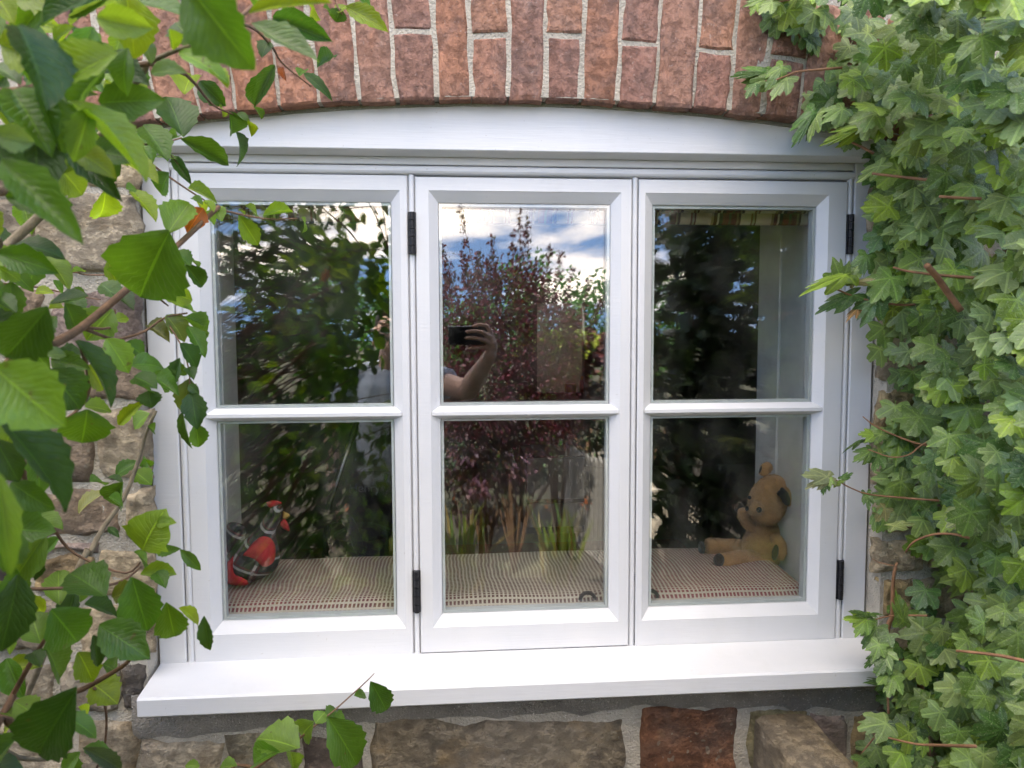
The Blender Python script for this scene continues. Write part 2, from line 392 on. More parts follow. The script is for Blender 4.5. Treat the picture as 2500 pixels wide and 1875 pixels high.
# mortar bed: left, right, below, with openings
obj('mortar', *box(-1.6, FX0-.004, -.046, .40, 0, 2.165), MORTAR, wall)
obj('mortar', *box(FX1+.004, 2.0, -.046, .40, 0, 2.165), MORTAR, wall)
obj('mortar', *box(FX0-.004, FX1+.004, -.046, .40, 0, .795), MORTAR, wall)
obj('mortar', *box(FX0-.004, FX1+.004, .02, .40, 1.875, 2.165), MORTAR, wall)
def nz(p, s, o=0): return noise.noise(Vector((p[0]*s+o, p[1]*s+o*1.7, p[2]*s-o)))
def stone(q, color, face=-.055, bulge=.012, rough=.008, seed=0, n=14, m=10):
    """rough block: q = four photo corners TL,TR,BR,BL on the wall face"""
    P = [at(u, v, face) for u, v in q]
    V, F = [], []
    for j in range(m+1):
        for i in range(n+1):
            s, t = i/n, j/m
            ss = .5-.5*math.cos(math.pi*s); tt = .5-.5*math.cos(math.pi*t)
            a = P[0].lerp(P[1], ss); b = P[3].lerp(P[2], ss); p = a.lerp(b, tt)
            e = min(min(ss, 1-ss)*abs(P[1].x-P[0].x), min(tt, 1-tt)*abs(P[0].z-P[3].z))
            k = min(1, e/.012); prof = 1-(1-k)**2
            jx = nz(p, 16, seed)*.014+nz(p, 60, seed)*.006; jz = nz(p, 16, seed+5)*.014+nz(p, 60, seed+9)*.006
            y = -.039+(face+.039-bulge*.2)*prof - (nz(p, 14, seed)*bulge+nz(p, 45, seed)*rough+nz(p, 110, seed)*rough*.45)*(.25+.75*prof)
            V.append((min(p.x+jx*(1-k*.6), FX0-.006) if p.x < FX0 else (max(p.x+jx*(1-k*.6), FX1+.012) if p.x > FX1 and p.z > .8 else p.x+jx*(1-k*.6)), y, p.z+jz*(1-k*.6)))
    for j in range(m):
        for i in range(n):
            a = j*(n+1)+i; F.append((a, a+n+1, a+n+2, a+1))
    # closed back
    c0 = len(V)
    ring = [i for i in range(n+1)]+[j*(n+1)+n for j in range(1, m+1)]+[m*(n+1)+i for i in range(n-1, -1, -1)]+[j*(n+1) for j in range(m-1, 0, -1)]
    for r in ring: V.append((V[r][0], -.03, V[r][2]))
    L = len(ring)
    for k in range(L): F.append((ring[k], ring[(k+1) % L], c0+(k+1) % L, c0+k))
    F.append(tuple(c0+k for k in range(L)))
    return obj('stone', V, F, STONE, wall, smooth=True, color=color)
GY, BR, TN, DK, OC, PK, RU, OL = (.46, .38, .26), (.33, .24, .155), (.58, .46, .29), (.14, .12, .10), (.50, .36, .16), (.31, .235, .195), (.22, .095, .045), (.33, .28, .14)
def rect(u0, v0, u1, v1, j=5):
    r = random.uniform
    return [(u0+r(-j, j), v0+r(-j, j)), (u1+r(-j, j), v0+r(-j, j)), (u1+r(-j, j), v1+r(-j, j)), (u0+r(-j, j), v1+r(-j, j))]
SL = [  # left of the window
 ((-60, 285, 130, 420), BR), ((140, 300, 292, 405), TN), ((-60, 432, 65, 588), GY), ((72, 416, 292, 590), GY),
 ((-60, 622, 95, 770), BR), ((104, 622, 300, 765), PK), ((-60, 790, 130, 880), GY), ((142, 782, 306, 872), BR),
 ((-60, 900, 195, 1042), BR), ((205, 888, 318, 1042), TN), ((-60, 1056, 262, 1160), BR), ((268, 1058, 324, 1172), TN),
 ((-60, 1172, 60, 1290), DK), ((68, 1172, 206, 1200), PK), ((70, 1208, 200, 1290), OC), ((208, 1182, 330, 1292), TN),
 ((-60, 1302, 150, 1418), GY), ((158, 1304, 332, 1420), TN), ((-60, 1432, 118, 1540), GY), ((126, 1432, 256, 1548), GY),
 ((262, 1434, 322, 1540), DK), ((-60, 1556, 150, 1690), GY), ((158, 1560, 290, 1690), GY), ((296, 1608, 480, 1690), GY)]
SB = [  # below the sill
 ((488, 1592, 640, 1690), (.27, .23, .15)), ((648, 1590, 792, 1690), (.20, .15, .11)), ((800, 1566, 1356, 1690), (.225, .18, .115)), ((1379, 1529, 1596, 1690), RU), ((1620, 1540, 1754, 1690), OL),
 ((1762, 1548, 1836, 1690), PK), ((1842, 1552, 1960, 1690), OC), ((1970, 1560, 2120, 1690), BR), ((2128, 1560, 2300, 1690), GY)]
SR = [  # right of the window, under the climber
 ((1890, 380, 2060, 520), GY), ((2070, 380, 2300, 520), BR), ((1900, 534, 2010, 690), TN), ((2020, 534, 2300, 690), GY), ((1905, 702, 2090, 830), TN), ((2100, 702, 2300, 830), BR),
 ((1898, 842, 1990, 930), OC), ((2000, 842, 2300, 930), GY), ((1908, 942, 2070, 1050), TN), ((2080, 942, 2300, 1050), OC), ((1896, 1062, 1975, 1150), TN), ((1985, 1062, 2300, 1150), BR),
 ((1892, 1162, 2000, 1240), TN), ((2010, 1162, 2300, 1240), GY), ((1905, 1252, 1980, 1340), OC), ((1990, 1252, 2300, 1340), TN), ((1898, 1352, 2040, 1440), TN), ((2050, 1352, 2300, 1440), GY),
 ((1905, 1452, 2100, 1545), BR), ((2110, 1452, 2300, 1545), GY)]
for i, (r, c) in enumerate(SL+SB+SR):
    big = (r[2]-r[0]) > 300
    stone(rect(*r), c, face=-.056+random.uniform(-.004, .006), seed=i*3.1, n=40 if big else 20, m=14, bulge=.009 if c is TN else .006, rough=.008 if c in (RU, TN, DK, OC) else .005)
# cement fillet under the sill
def strip(name, top, bot, y, mat, parent, amp=.004, n=60):
    V, F = [], []
    for i in range(n+1):
        s = i/n
        def L(pl):
            x = s*(len(pl)-1); k = min(int(x), len(pl)-2); a, b = pl[k], pl[k+1]; t = x-k
            return at(a[0]+(b[0]-a[0])*t, a[1]+(b[1]-a[1])*t, y)
        a, b = L(top), L(bot); b.z += nz(b, 18, 3)*.012+nz(b, 50, 1)*.006
        for j in range(6):
            p = a.lerp(b, j/5); e = (j/5)**4
            V.append((p.x, y+nz(p, 14, 2)*amp+nz(p, 60, 7)*amp*.5+e*.014, p.z))
    for i in range(n):
        for j in range(5):
            a = i*6+j; F.append((a, a+6, a+7, a+1))
    return obj(name, V, F, mat, parent, smooth=True)
strip('cement_fillet', [(285, 1500), (900, 1478), (1500, 1455), (2000, 1440)], [(285, 1602), (520, 1590), (900, 1566), (1350, 1540), (1600, 1536), (1850, 1543), (2000, 1545)], -.060, CEMENT, wall)
# loose rounded coping stone standing in front of the wall
V, F = [], []
cp = at(1772, 1700, -.20)
cop = thing('coping_stone', (cp.x, -.20, 0), 'rounded sandstone block jutting from the foot of the wall below the right casement', 'stone')
top_pts = [at(u, v, -.20) for u, v in ((1697, 1659), (1702, 1642), (1716, 1632), (1760, 1628), (1806, 1626), (1826, 1634), (1838, 1650), (1846, 1662))]
prof = [(p.x, p.z) for p in top_pts]; prof = [(prof[0][0]-.006, 0.0)]+prof+[(prof[-1][0]+.004, 0.0)]
for k, y in enumerate((-.27, -.255, -.20, -.12, -.06)):
    for i, (x, z) in enumerate(prof):
        q = (x, y, z); s = .012 if k == 0 else 0
        V.append((x+nz(q, 30)*.004, y+nz(q, 25, 2)*.004, max(0, z-s+nz(q, 30, 4)*.004) if z > 0 else 0))
n = len(prof)
for k in range(4):
    for i in range(n-1):
        a = k*n+i; F.append((a, a+1, a+n+1, a+n))
F.append(tuple(range(n-1, -1, -1)))
obj('block', V, F, STONE, cop, smooth=False, color=(.27, .21, .125))

# ================================================================== BRICK ARCH
arch = thing('brick_arch', (.145, -.03, 1.9), 'arch of upright red bricks with pale mortar over the window', 'brick arch')
AX, AZ, AR = .145, 1.925, 4.4
def arcz(x): return AZ-AR+math.sqrt(AR*AR-(x-AX)**2)
def rad_pt(x, h, y):
    a = (x-AX)/AR
    return Vector((x+math.sin(a)*h, y, arcz(x)+math.cos(a)*h))
# mortar between and behind the bricks
V, F = [], []
xs = np.linspace(-.80, 1.02, 400)
for x in xs:
    for h, y in ((.004, .01), (.004, -.0685), (.12, -.0685), (.24, -.0685), (.24, .01)):
        p = rad_pt(x, h, y); w = nz(p, 25)*.0014+nz(p, 70)*.0014 if y < 0 else 0
        V.append((p.x, p.y+w, p.z))
for i in range(len(xs)-1):
    for j in range(4):
        a = i*5+j; F.append((a, a+1, a+6, a+5))
obj('mortar', V, F, MORTAR, arch, smooth=False)
J = [-.738, -.665, -.592, -.5205, -.447, -.384, -.307, -.238, -.168, -.102, -.028, .036, .104, .171, .237, .306, .376, .448, .515, .583, .652, .72, .79, .86, .93, 1.0]
split = {2: .10, 4: .105, 6: .108, 7: None, 9: .118, 11: .112, 13: .116, 15: .108, 17: .106, 19: .11, 21: .11, 23: .11}
def brick(x0, x1, h0, h1, color, seed):
    """one voussoir: rounded, slightly chipped block between two radial joints"""
    n, m = 4, 7; V, F = [], []
    dy = random.uniform(-.003, .003); tw = random.uniform(-.0012, .0012)
    for j in range(m+1):
        for i in range(n+1):
            s, t = i/n, j/m
            ss = (0, .07, .5, .93, 1)[i]; tt = (0, .035, .2, .4, .6, .8, .965, 1)[j]
            k = (0 if i in (0, n) else 1)*(0 if j in (0, m) else 1)
            x = x0+(x1-x0)*ss+tw*(tt-.5)*2; h = h0+(h1-h0)*tt
            p = rad_pt(x, h, -.072+dy)
            jx, jz = nz(p, 40, seed)*.0040+nz(p, 120, seed)*.002, nz(p, 40, seed+3)*.0036
            V.append((p.x+jx, p.y+(0 if k else .0032)+nz(p, 40, seed+7)*.002, p.z+jz))
    for j in range(m):
        for i in range(n):
            a = j*(n+1)+i; F.append((a, a+1, a+n+2, a+n+1))
    ring = list(range(n+1))+[j*(n+1)+n for j in range(1, m+1)]+[m*(n+1)+i for i in range(n-1, -1, -1)]+[j*(n+1) for j in range(m-1, 0, -1)]
    c0 = len(V)
    for r in ring: V.append((V[r][0], -.005, V[r][2]))
    L = len(ring)
    for k in range(L): F.append((ring[(k+1) % L], ring[k], c0+k, c0+(k+1) % L))
    o = obj('brick', V, F, BRICK, arch, smooth=False, color=color)
BC = [(.44, .21, .125), (.40, .20, .13), (.46, .235, .145), (.36, .19, .135), (.41, .22, .15), (.35, .18, .13), (.46, .205, .11)]
for i in range(len(J)-1):
    a, b = J[i]+random.uniform(.0024, .0042), J[i+1]-random.uniform(.0024, .0042)
    sp = split.get(i, 0)
    dr = random.uniform(-.002, .002)
    if sp:
        brick(a, b, dr, sp-.0045, random.choice(BC), i*2.3); brick(a, b, sp+.005, .222, random.choice(BC), i*2.3+1)
    else:
        brick(a, b, dr, .218+dr, random.choice(BC), i*2.3)

# ================================================================== WINDOW
win = thing('casement_window', (.137, 0, .8), 'white painted three-light casement window with arched head board and deep sill', 'window')
# sill
sf = [(.0, .853), (-.1075, .8385), (-.111, .8345), (-.111, .805), (-.108, .802), (-.085, .8015), (-.085, .792), (.09, .792), (.09, .853)]
V = [(x, y, z) for x in (FX0+.002, FX1-.002) for y, z in sf]; n = len(sf)
F = [tuple(range(n-1, -1, -1)), tuple(range(n, 2*n))]+[(i, (i+1) % n, (i+1) % n+n, i+n) for i in range(n)]
obj('sill', V, F, PAINT, win)
# jambs and head
jl = bev(box(FX0, -.5295, 0, .09, .8475, 1.8365), .0025); jr = bev(box(.8065, FX1, 0, .09, .8475, 1.8365), .0025)
obj('jamb', *jl, PAINT, win); obj('jamb', *jr, PAINT, win)
obj('head', *bev(box(-.528, .805, .0015, .09, 1.8195, 1.8360), .002), PAINT, win)
# beads (half round) around the sashes
def bead_v(x, w, z0, z1): return tube([(x, .006, z0), (x, .006, z1)], [w, w], 12)
def bead_h(x0, x1, z, w): return tube([(x0, .006, z), (x1, .006, z)], [w, w], 12)
obj('bead', *bead_v(-.5215, .0065, .850, 1.8155), PAINT, win, smooth=False)
obj('bead', *bead_v(.7995, .0058, .850, 1.8155), PAINT, win, smooth=False)
obj('bead', *bead_h(-.528, .806, 1.8095, .0085), PAINT, win, smooth=False)
for x in (-.0800, .3580):
    obj('mullion', *box(x-.009, x+.009, .012, .09, .8475, 1.8090), PAINT, win)
    obj('bead', *bead_v(x, .0052, .8505, 1.8005), PAINT, win)
obj('frame_back', *join(box(-.5293, -.5155, .018, .09, .8475, 1.819), box(.7945, .8063, .018, .09, .8475, 1.819), box(-.5153, .7943, .018, .09, 1.7985, 1.819)), PAINT, win)
# arched fascia board
xs = np.linspace(FX0+.001, FX1-.001, 60); V, F = [], []
for x in xs:
    zt = arcz(x)+.012
    for y, z in ((-.035, zt), (-.035, 1.8405), (-.0335, 1.8388), (-.002, 1.8335), (-.002, zt), ):
        V.append((x, y, z))
for i in range(59):
    for j in range(5):
        a = i*5+j; b = i*5+(j+1) % 5; F.append((a, b, b+5, a+5))
F += [(4, 3, 2, 1, 0), tuple(295+k for k in range(5))]
obj('fascia_board', V, F, PAINT, win)
# thin line of sealant where fascia meets brick
V, F = tube([(x, -.0365, arcz(x)+.0005+.0015*nz((x, 0, 0), 30)) for x in np.linspace(FX0, FX1, 70)], .0045, 6)
obj('sealant', V, F, m_mortar('sealant', (.40, .40, .33), (.25, .24, .2)), win)

def sash(name, x0, x1, z0, z1, gx0, gx1, fixed, hinge_x=None, hz=(), ring=None, back=.0):
    GZ0, GZ1 = .929, 1.7495
    cw, dp = .0185, .0165
    def R(a0, a1, b0, b1, y): return [(a0, y, b0), (a1, y, b0), (a1, y, b1), (a0, y, b1)]
    y0 = back
    rings = [R(x0, x1, z0, z1, .05), R(x0, x1, z0, z1, y0+.0018), R(x0+.0018, x1-.0018, z0+.0018, z1-.0018, y0),
             R(gx0-cw, gx1+cw, GZ0-cw-.004, GZ1+cw+.003, y0), R(gx0-cw+.001, gx1+cw-.001, GZ0-cw-.003, GZ1+cw+.002, y0+.001), R(gx0-.001, gx1+.001, GZ0-.001, GZ1+.001, y0+dp-.002), R(gx0, gx1, GZ0, GZ1, y0+dp),
             R(gx0, gx1, GZ0, GZ1, .05)]
    V = [p for r in rings for p in r]; F = []
    for k in range(len(rings)):
        k2 = (k+1) % len(rings)
        for i in range(4):
            j = (i+1) % 4; F.append((k*4+i, k*4+j, k2*4+j, k2*4+i))
    s = obj('sash', V, F, PAINT, win)
    # horizontal glazing bar with sloped faces
    pf = [(y0+.0145, 1.3270), (y0+.0015, 1.3335), (y0, 1.3350), (y0, 1.3415), (y0+.0015, 1.3430), (y0+.0145, 1.3520), (.046, 1.3520), (.046, 1.3270)]
    n = len(pf); V = []
    for sgn, xe in ((-1, gx0), (1, gx1)):
        for (y, z) in pf:
            k = max(0, (y0+dp-y))/dp*cw*.86; V.append((xe+sgn*k, y, z))
    F = [tuple(range(n-1, -1, -1)), tuple(range(n, 2*n))]+[(i, (i+1) % n, (i+1) % n+n, i+n) for i in range(n)]
    obj('glazing_bar', V, F, PAINT, s)
    for zz0, zz1 in ((GZ0, 1.3272), (1.3518, GZ1)):
        obj('pane', *box(gx0+.0006, gx1-.0006, YG, YG+.004, zz0+.0004, zz1-.0004), GLASS, s)
        obj('pane', *box(gx0+.0006, gx1-.0006, YG+.020, YG+.024, zz0+.0004, zz1-.0004), GLASS, s)
        t = .0052; a, b, c, d = gx0+.0008, gx1-.0008, zz0+.0005, zz1-.0005
        obj('spacer', *join(box(a, a+t, YG+.0045, YG+.0195, c, d), box(b-t, b, YG+.0045, YG+.0195, c, d), box(a+t, b-t, YG+.0045, YG+.0195, c, c+t), box(a+t, b-t, YG+.0045, YG+.0195, d-t, d)), SPACER, s)
    if hinge_x is not None:
        for z0_, z1_ in hz:
            knuckles = [tube([(hinge_x, -.004, z0_+(z1_-z0_)*k/5+.0006), (hinge_x, -.004, z0_+(z1_-z0_)*(k+1)/5-.0006)], .0052, 10) for k in range(5)]
            obj('hinge', *join(*knuckles, bev(box(hinge_x-.0075, hinge_x+.0075, -.0012, .006, z0_, z1_), .0008, 1)), BLACK, s)
    if ring:
        px, pz = ring; pts = [(px+.0155*math.cos(a), .052, pz+.0155*math.sin(a)) for a in np.linspace(0, math.pi, 12)]
        obj('stay', *tube(pts, .0042, 8), BLACK, s)
    return s
hz2 = ((at(893, 549).z, at(893, 458).z), (at(905, 1322).z, at(905, 1232).z))
hz3 = ((at(1838, 549).z, at(1838, 463).z), (at(1812, 1294).z, at(1812, 1210).z))
sash('l', -.5145, -.0880, .8497, 1.7990, -.4625, -.1205, True, back=.0015)
sash('m', -.0725, .3510, .8548, 1.7965, -.0288, .3112, False, -.0795, hz2, (.275, .934))
sash('r', .3652, .7920, .8520, 1.7968, .3962, .7348, False, .7990, hz3, (.4105, .934))
# ================================================================== INSIDE THE WINDOW
PANEL = plain('grey_panel_paint', (.78, .78, .74), .55, .1, 14, .1)
CZ = .942
def reveal(name, label, xa, xb, ys, sgn):
    """tongue and groove boards lining one side of the recess"""
    t = thing(name, ((xa+xb)/2, .2, .8), label, 'panelling')
    for y0, y1 in zip(ys[:-1], ys[1:]):
        f = lambda y: xa+(xb-xa)*(y-.06)/.34
        V = []
        for z in (.80, 1.86):
            for y, d in ((y0+.0012, 0), (y0+.0040, 0), (y0+.0046, -.003), (y0+.0075, -.003), (y0+.0085, 0), (y1-.0012, 0)):
                V.append((f(y)-sgn*d*-1, y, z))
            V += [(f(y1)+sgn*.02, y1-.0012, z), (f(y0)+sgn*.02, y0+.0012, z)]
        F = [tuple(range(8)), tuple(range(15, 7, -1))]+[(i, (i+1) % 8, (i+1) % 8+8, i+8) for i in range(8)]
        obj('board', V, F, PANEL, t)
    return t
reveal('reveal_panelling', 'grey tongue and groove boards lining the recess behind the hen', -.512, -.530, [.055, .11, .246, .395], -1)
reveal('reveal_panelling', 'grey tongue and groove boards lining the recess behind the teddy bear', .802, .779, [.055, .15, .284, .398], 1)
tag(obj('recess_soffit', *box(-.56, .83, .055, .40, 1.86, 1.90), PANEL), kind='structure')
tag(obj('window_seat', *box(-.56, .83, .055, .41, .36, .885), PANEL), 'boxed base of the window seat under the woven cushion', 'window seat')
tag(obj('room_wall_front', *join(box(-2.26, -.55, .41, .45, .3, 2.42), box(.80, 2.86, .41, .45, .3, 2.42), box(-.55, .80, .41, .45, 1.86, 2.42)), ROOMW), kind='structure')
# woven cushion
N = NT('woven_check_cloth'); p = N.pos(); sp = N.n('SeparateXYZ', {0: p})
wob = N.math('MULTIPLY', N.math('SUBTRACT', N.noise(p, 5, 2), .5), .030)
fx = N.math('FRACT', N.math('MULTIPLY', N.math('ADD', sp.outputs[0], wob), 1/.0086)); fy = N.math('FRACT', N.math('MULTIPLY', sp.outputs[1], 1/.0078))
inx = N.math('LESS_THAN', N.math('ABSOLUTE', N.math('SUBTRACT', fx, .5)), .29); iny = N.math('LESS_THAN', N.math('ABSOLUTE', N.math('SUBTRACT', fy, .5)), .33)
sqm = N.math('MULTIPLY', inx, iny)
redm = N.ramp(N.math('FRACT', N.math('MULTIPLY', sp.outputs[0], .72)), (.0, 0.1), (.22, .1), (.34, 1.), (.70, 1.), (.9, .3))
dk = N.mix(redm, (.13, .07, .06), (.32, .06, .08))
dk = N.mix(N.ramp(N.noise(p, 60, 3), (.3, 0.), (.7, .5)), dk, (.12, .055, .05))
lt = N.mix(N.ramp(N.noise(p, 200, 2), (.3, 0.), (.7, 1.)), (.56, .50, .39), (.68, .62, .50))
c = N.mix(sqm, lt, dk)
hb = N.math('ADD', N.math('MULTIPLY', sqm, -1.), N.noise(p, 500, 2))
WEAVE = N.out(N.bsdf(c, .9, N.bump(hb, .5, .0015)))
x0, x1, y0, y1 = -.511, .776, .058, .392
V, F = [], []; nx, ny = 60, 22
for j in range(ny+1):
    for i in range(nx+1):
        s, t = i/nx, j/ny; x = x0+(x1-x0)*s; y = y0+(y1-y0)*t
        e = min(s*(x1-x0), (1-s)*(x1-x0)); e2 = min(t, 1-t)*(y1-y0)
        fall = 0
        for q, rr in ((e, .02), (e2, .03)):
            if q < rr: fall = max(fall, 1-math.sqrt(max(0, 1-(1-q/rr)**2)))
        z = CZ-.022*fall+.006*math.sin(math.pi*t)+nz((x, y, 0), 6)*.004
        V.append((x, y, z))
for j in range(ny):
    for i in range(nx): a = j*(nx+1)+i; F.append((a, a+1, a+nx+2, a+nx+1))
ring = list(range(nx+1))+[j*(nx+1)+nx for j in range(1, ny+1)]+[ny*(nx+1)+i for i in range(nx-1, -1, -1)]+[j*(nx+1) for j in range(ny-1, 0, -1)]
c0 = len(V)
for r in ring: V.append((V[r][0], V[r][1], .887))
L = len(ring)
for k in range(L): F.append((ring[(k+1) % L], ring[k], c0+k, c0+(k+1) % L))
F.append(tuple(c0+k for k in range(L)))
tag(obj('seat_cushion', V, F, WEAVE, smooth=True), 'long window seat cushion in red, brown and cream woven check', 'cushion')
# roman blind, folded up
N = NT('striped_blind_cloth'); p = N.pos(); sp = N.n('SeparateXYZ', {0: p})
fx = N.math('FRACT', N.math('DIVIDE', sp.outputs[0], .132)); rp = N.n('ValToRGB', {0: fx}); e = rp.color_ramp; e.interpolation = 'CONSTANT'
st = [(0, (.80, .69, .48)), (.14, (.40, .30, .12)), (.18, (.16, .035, .03)), (.24, (.80, .69, .48)), (.27, (.10, .06, .05)), (.33, (.25, .06, .04)), (.43, (.17, .14, .06)), (.47, (.22, .05, .04)), (.56, (.42, .30, .15)), (.59, (.14, .05, .04)), (.63, (.80, .69, .48)), (.80, (.30, .12, .07)), (.83, (.5, .42, .28)), (.86, (.20, .06, .05)), (.89, (.80, .69, .48))]
while len(e.elements) < len(st): e.elements.new(.5)
for el, (q, cc) in zip(e.elements, st): el.position = q; el.color = (*cc, 1)
BLIND = N.out(N.bsdf(rp.outputs[0], .9, N.bump(N.noise(p, 300, 2), .3, .001)))
bl = thing('roman_blind', (.14, .12, 1.73), 'folded roman blind with red, brown and beige stripes at the top of the window', 'blind')
def fold(zb, zt, yb):
    V, F = [], []; P = [(yb+.012, zt), (yb+.002, zt-.006), (yb-.004, (zb+zt)/2), (yb, zb+.006), (yb+.006, zb), (yb+.02, zb+.002), (yb+.024, zt-.004)]
    for x in np.linspace(-.506, .780, 30):
        for y, z in P: V.append((x, y+nz((x, 0, z), 4)*.004, z+nz((x, 3, z), 3)*.003))
    n = len(P)
    for i in range(29):
        for j in range(n): a = i*n+j; b = i*n+(j+1) % n; F.append((a, b, b+n, a+n))
    F += [tuple(range(n-1, -1, -1)), tuple(29*n+k for k in range(n))]
    return V, F
obj('fold', *fold(1.7255, 1.775, .100), BLIND, bl, smooth=True); obj('fold', *fold(1.7465, 1.86, .074), BLIND, bl, smooth=True)

# ------------------------------------------------------------------ teddy bear
def m_fur(name, c1, c2, src=None):
    N = NT(name); p = N.pos()
    c = N.mix(N.ramp(N.noise(p, 45, 5, .6), (.3, 0.), (.7, 1.)), c1, c2)
    if src: c = N.mix(1., c, N.n('Attribute', attribute_name='Col').outputs['Color'], 'MULTIPLY')
    return N.out(N.bsdf(c, .95, N.bump(N.noise(p, 320, 3, .7), .9, .004), Sheen_Weight=.3))
FUR = m_fur('golden_mohair', (.48, .265, .095), (.62, .365, .145)); FURS = m_fur('golden_mohair_pile', (.50, .285, .105), (.70, .44, .185), True)
PAD = m_fur('brown_felt', (.035, .025, .02), (.055, .04, .032))
YB = .262
bear = thing('teddy_bear', at(1640, 1236, YB), 'worn golden teddy bear leaning in the right corner of the window seat', 'teddy bear')
def B(px, py, dy=0.0):    # position in the close view of the bear
    return at(1680+px/4.878, 1100+py/4.878, YB+dy, 1.0)
mm = .196e-3
def el(px, py, dy, rx, ry, rz, ang=0):
    return ball(B(px, py, dy), (rx*mm, ry*mm, rz*mm), Matrix.Rotation(rad(ang), 3, 'Y'), 20, 14)
BEAR = []
body = fuse('body', [el(890, 1150, .02, 268, 210, 300), el(905, 960, .02, 205, 165, 150), el(860, 1270, .015, 250, 210, 160)], .005, FUR, bear); BEAR.append(body)
head = fuse('head', [el(955, 600, -.005, 240, 215, 300, 18), el(900, 740, -.012, 200, 195, 150, 25), el(790, 690, -.035, 95, 120, 95), el(1010, 430, 0, 175, 170, 150)], .0045, FUR, bear); BEAR.append(head)
e1 = fuse('ear', [el(935, 205, .01, 85, 40, 78, -10), el(905, 260, .01, 70, 38, 55)], .004, FUR, head); BEAR.append(e1)
e2 = fuse('ear', [el(1178, 548, -.040, 72, 50, 145, -25)], .004, FUR, head); BEAR.append(e2)
fuse('inner_ear', [el(1152, 548, -.0525, 62, 22, 128, -25), el(1090, 512, -.053, 40, 26, 36)], .003, PAD, e2)
fuse('inner_ear', [el(862, 225, .002, 16, 25, 62, 18)], .003, PAD, e1)
EYE = plain('black_glass_eye', (.008, .006, .005), .08, 0, 10, 0)
obj('eye', *ball(B(845, 705, -.0575), 34*mm), EYE, head, smooth=True); obj('eye', *ball(B(730, 560, -.036), 24*mm), EYE, head, smooth=True)
obj('nose', *ball(B(700, 690, -.048), (22*mm, 24*mm, 30*mm)), PAD, head, smooth=True)
a1 = fuse('arm', [tube([B(1010, 1010, -.005), B(1090, 1120, -.030), B(1105, 1230, -.040), B(1095, 1310, -.045)], [70*mm, 82*mm, 72*mm, 40*mm], 14)], .0045, FUR, bear); BEAR.append(a1)
fuse('paw_pad', [el(1036, 1215, -.0545, 46, 26, 108, 8)], .003, PAD, a1)
a2 = fuse('arm', [tube([B(800, 960, .02), B(700, 860, .01), B(655, 770, -.005), B(650, 700, -.012)], [75*mm, 72*mm, 74*mm, 58*mm], 14)], .0045, FUR, bear); BEAR.append(a2)
fuse('paw_pad', [el(612, 685, .004, 68, 40, 74)], .003, PAD, a2)
l1 = fuse('leg', [tube([B(800, 1290, .0), B(600, 1290, -.022), B(440, 1310, -.045), B(385, 1310, -.050)], [125*mm, 108*mm, 98*mm, 78*mm], 16), el(850, 1320, 0, 190, 150, 118)], .005, FUR, bear); BEAR.append(l1)
fuse('foot_pad', [el(368, 1305, -.053, 70, 60, 86)], .0035, PAD, l1)
l2 = fuse('leg', [tube([B(760, 1180, .055), B(500, 1150, .055), B(260, 1140, .055), B(205, 1140, .055)], [125*mm, 105*mm, 108*mm, 92*mm], 16)], .005, FUR, bear); BEAR.append(l2)
fuse('foot_pad', [el(160, 1160, .055, 42, 80, 88)], .0035, PAD, l2)
# short pile all over the plush
P, Nn = [], []
for o in BEAR:
    b = org(o)
    for pl in o.data.polygons:
        n = max(1, int(pl.area*2.6e5))
        for _ in range(n if n < 12 else 12):
            vs_ = [o.data.vertices[i].co for i in pl.vertices]; w = rng.random(len(vs_)); w /= w.sum()
            q = sum((v*float(k) for v, k in zip(vs_, w)), Vector()); P.append(q+b); Nn.append(pl.normal.copy())
idx = rng.permutation(len(P))[:26000]
Ms, Ls, Cs = [], [], []
for i in idx:
    n = Nn[i]; d = (n+Vector(rng.normal(0, .55, 3))+Vector((0, 0, -.35))).normalized(); m = basis(d, Vector(rng.normal(0, 1, 3)))
    l = rng.uniform(.0025, .0055); Ms.append(np.array(m) @ np.diag((l, .0007, 1))); Ls.append(P[i]-n*.0006); k = rng.uniform(.6, 1.15); Cs.append((k, k, k))
scatter('plush_pile', [(0, -1, 0), (1, 0, 0), (0, 1, 0)], [(0, 1, 2)], None, np.array(Ms), np.array(Ls), np.array(Cs), FURS, bear)

# ------------------------------------------------------------------ tartan hen
N = NT('tartan_cloth'); p = N.n('TexCoord').outputs['Object']; r = N.n('Mapping', {'Vector': p, 'Rotation': (0, rad(-28), 0)}).outputs[0]; sp = N.n('SeparateXYZ', {0: r})
def band(ax, per, lo, hi, ph=0.):
    f = N.math('FRACT', N.math('ADD', N.math('DIVIDE', sp.outputs[ax], per), ph)); return N.math('MULTIPLY', N.math('GREATER_THAN', f, lo), N.math('LESS_THAN', f, hi))
c = (.075, .08, .086, 1)
for ax, ph in ((0, .1), (2, .35)):
    c = N.mix(N.math('MULTIPLY', band(ax, .048, .0, .42, ph), .7), c, (.012, .012, .014)); c = N.mix(N.math('MULTIPLY', band(ax, .048, .62, .70, ph), .6), c, (.16, .02, .03))
    c = N.mix(N.math('MULTIPLY', band(ax, .048, .46, .57, ph), .75), c, (.55, .55, .54))
TART = N.out(N.bsdf(c, .9, N.bump(N.noise(p, 700, 2), .4, .001)))
FELT = plain('red_felt', (.50, .022, .03), .9, .25, 60, .4); BEAKM = plain('yellow_felt', (.55, .36, .10), .9, .2)
YH = .168
hen = thing('fabric_hen', at(552, 1264, YH), 'stuffed tartan hen doorstop with red felt wings and comb on the window seat', 'toy hen')
def H(px, py, dy=0.0): return at(520+px/5.925, 1180+py/5.925, YH+dy, 1.0)
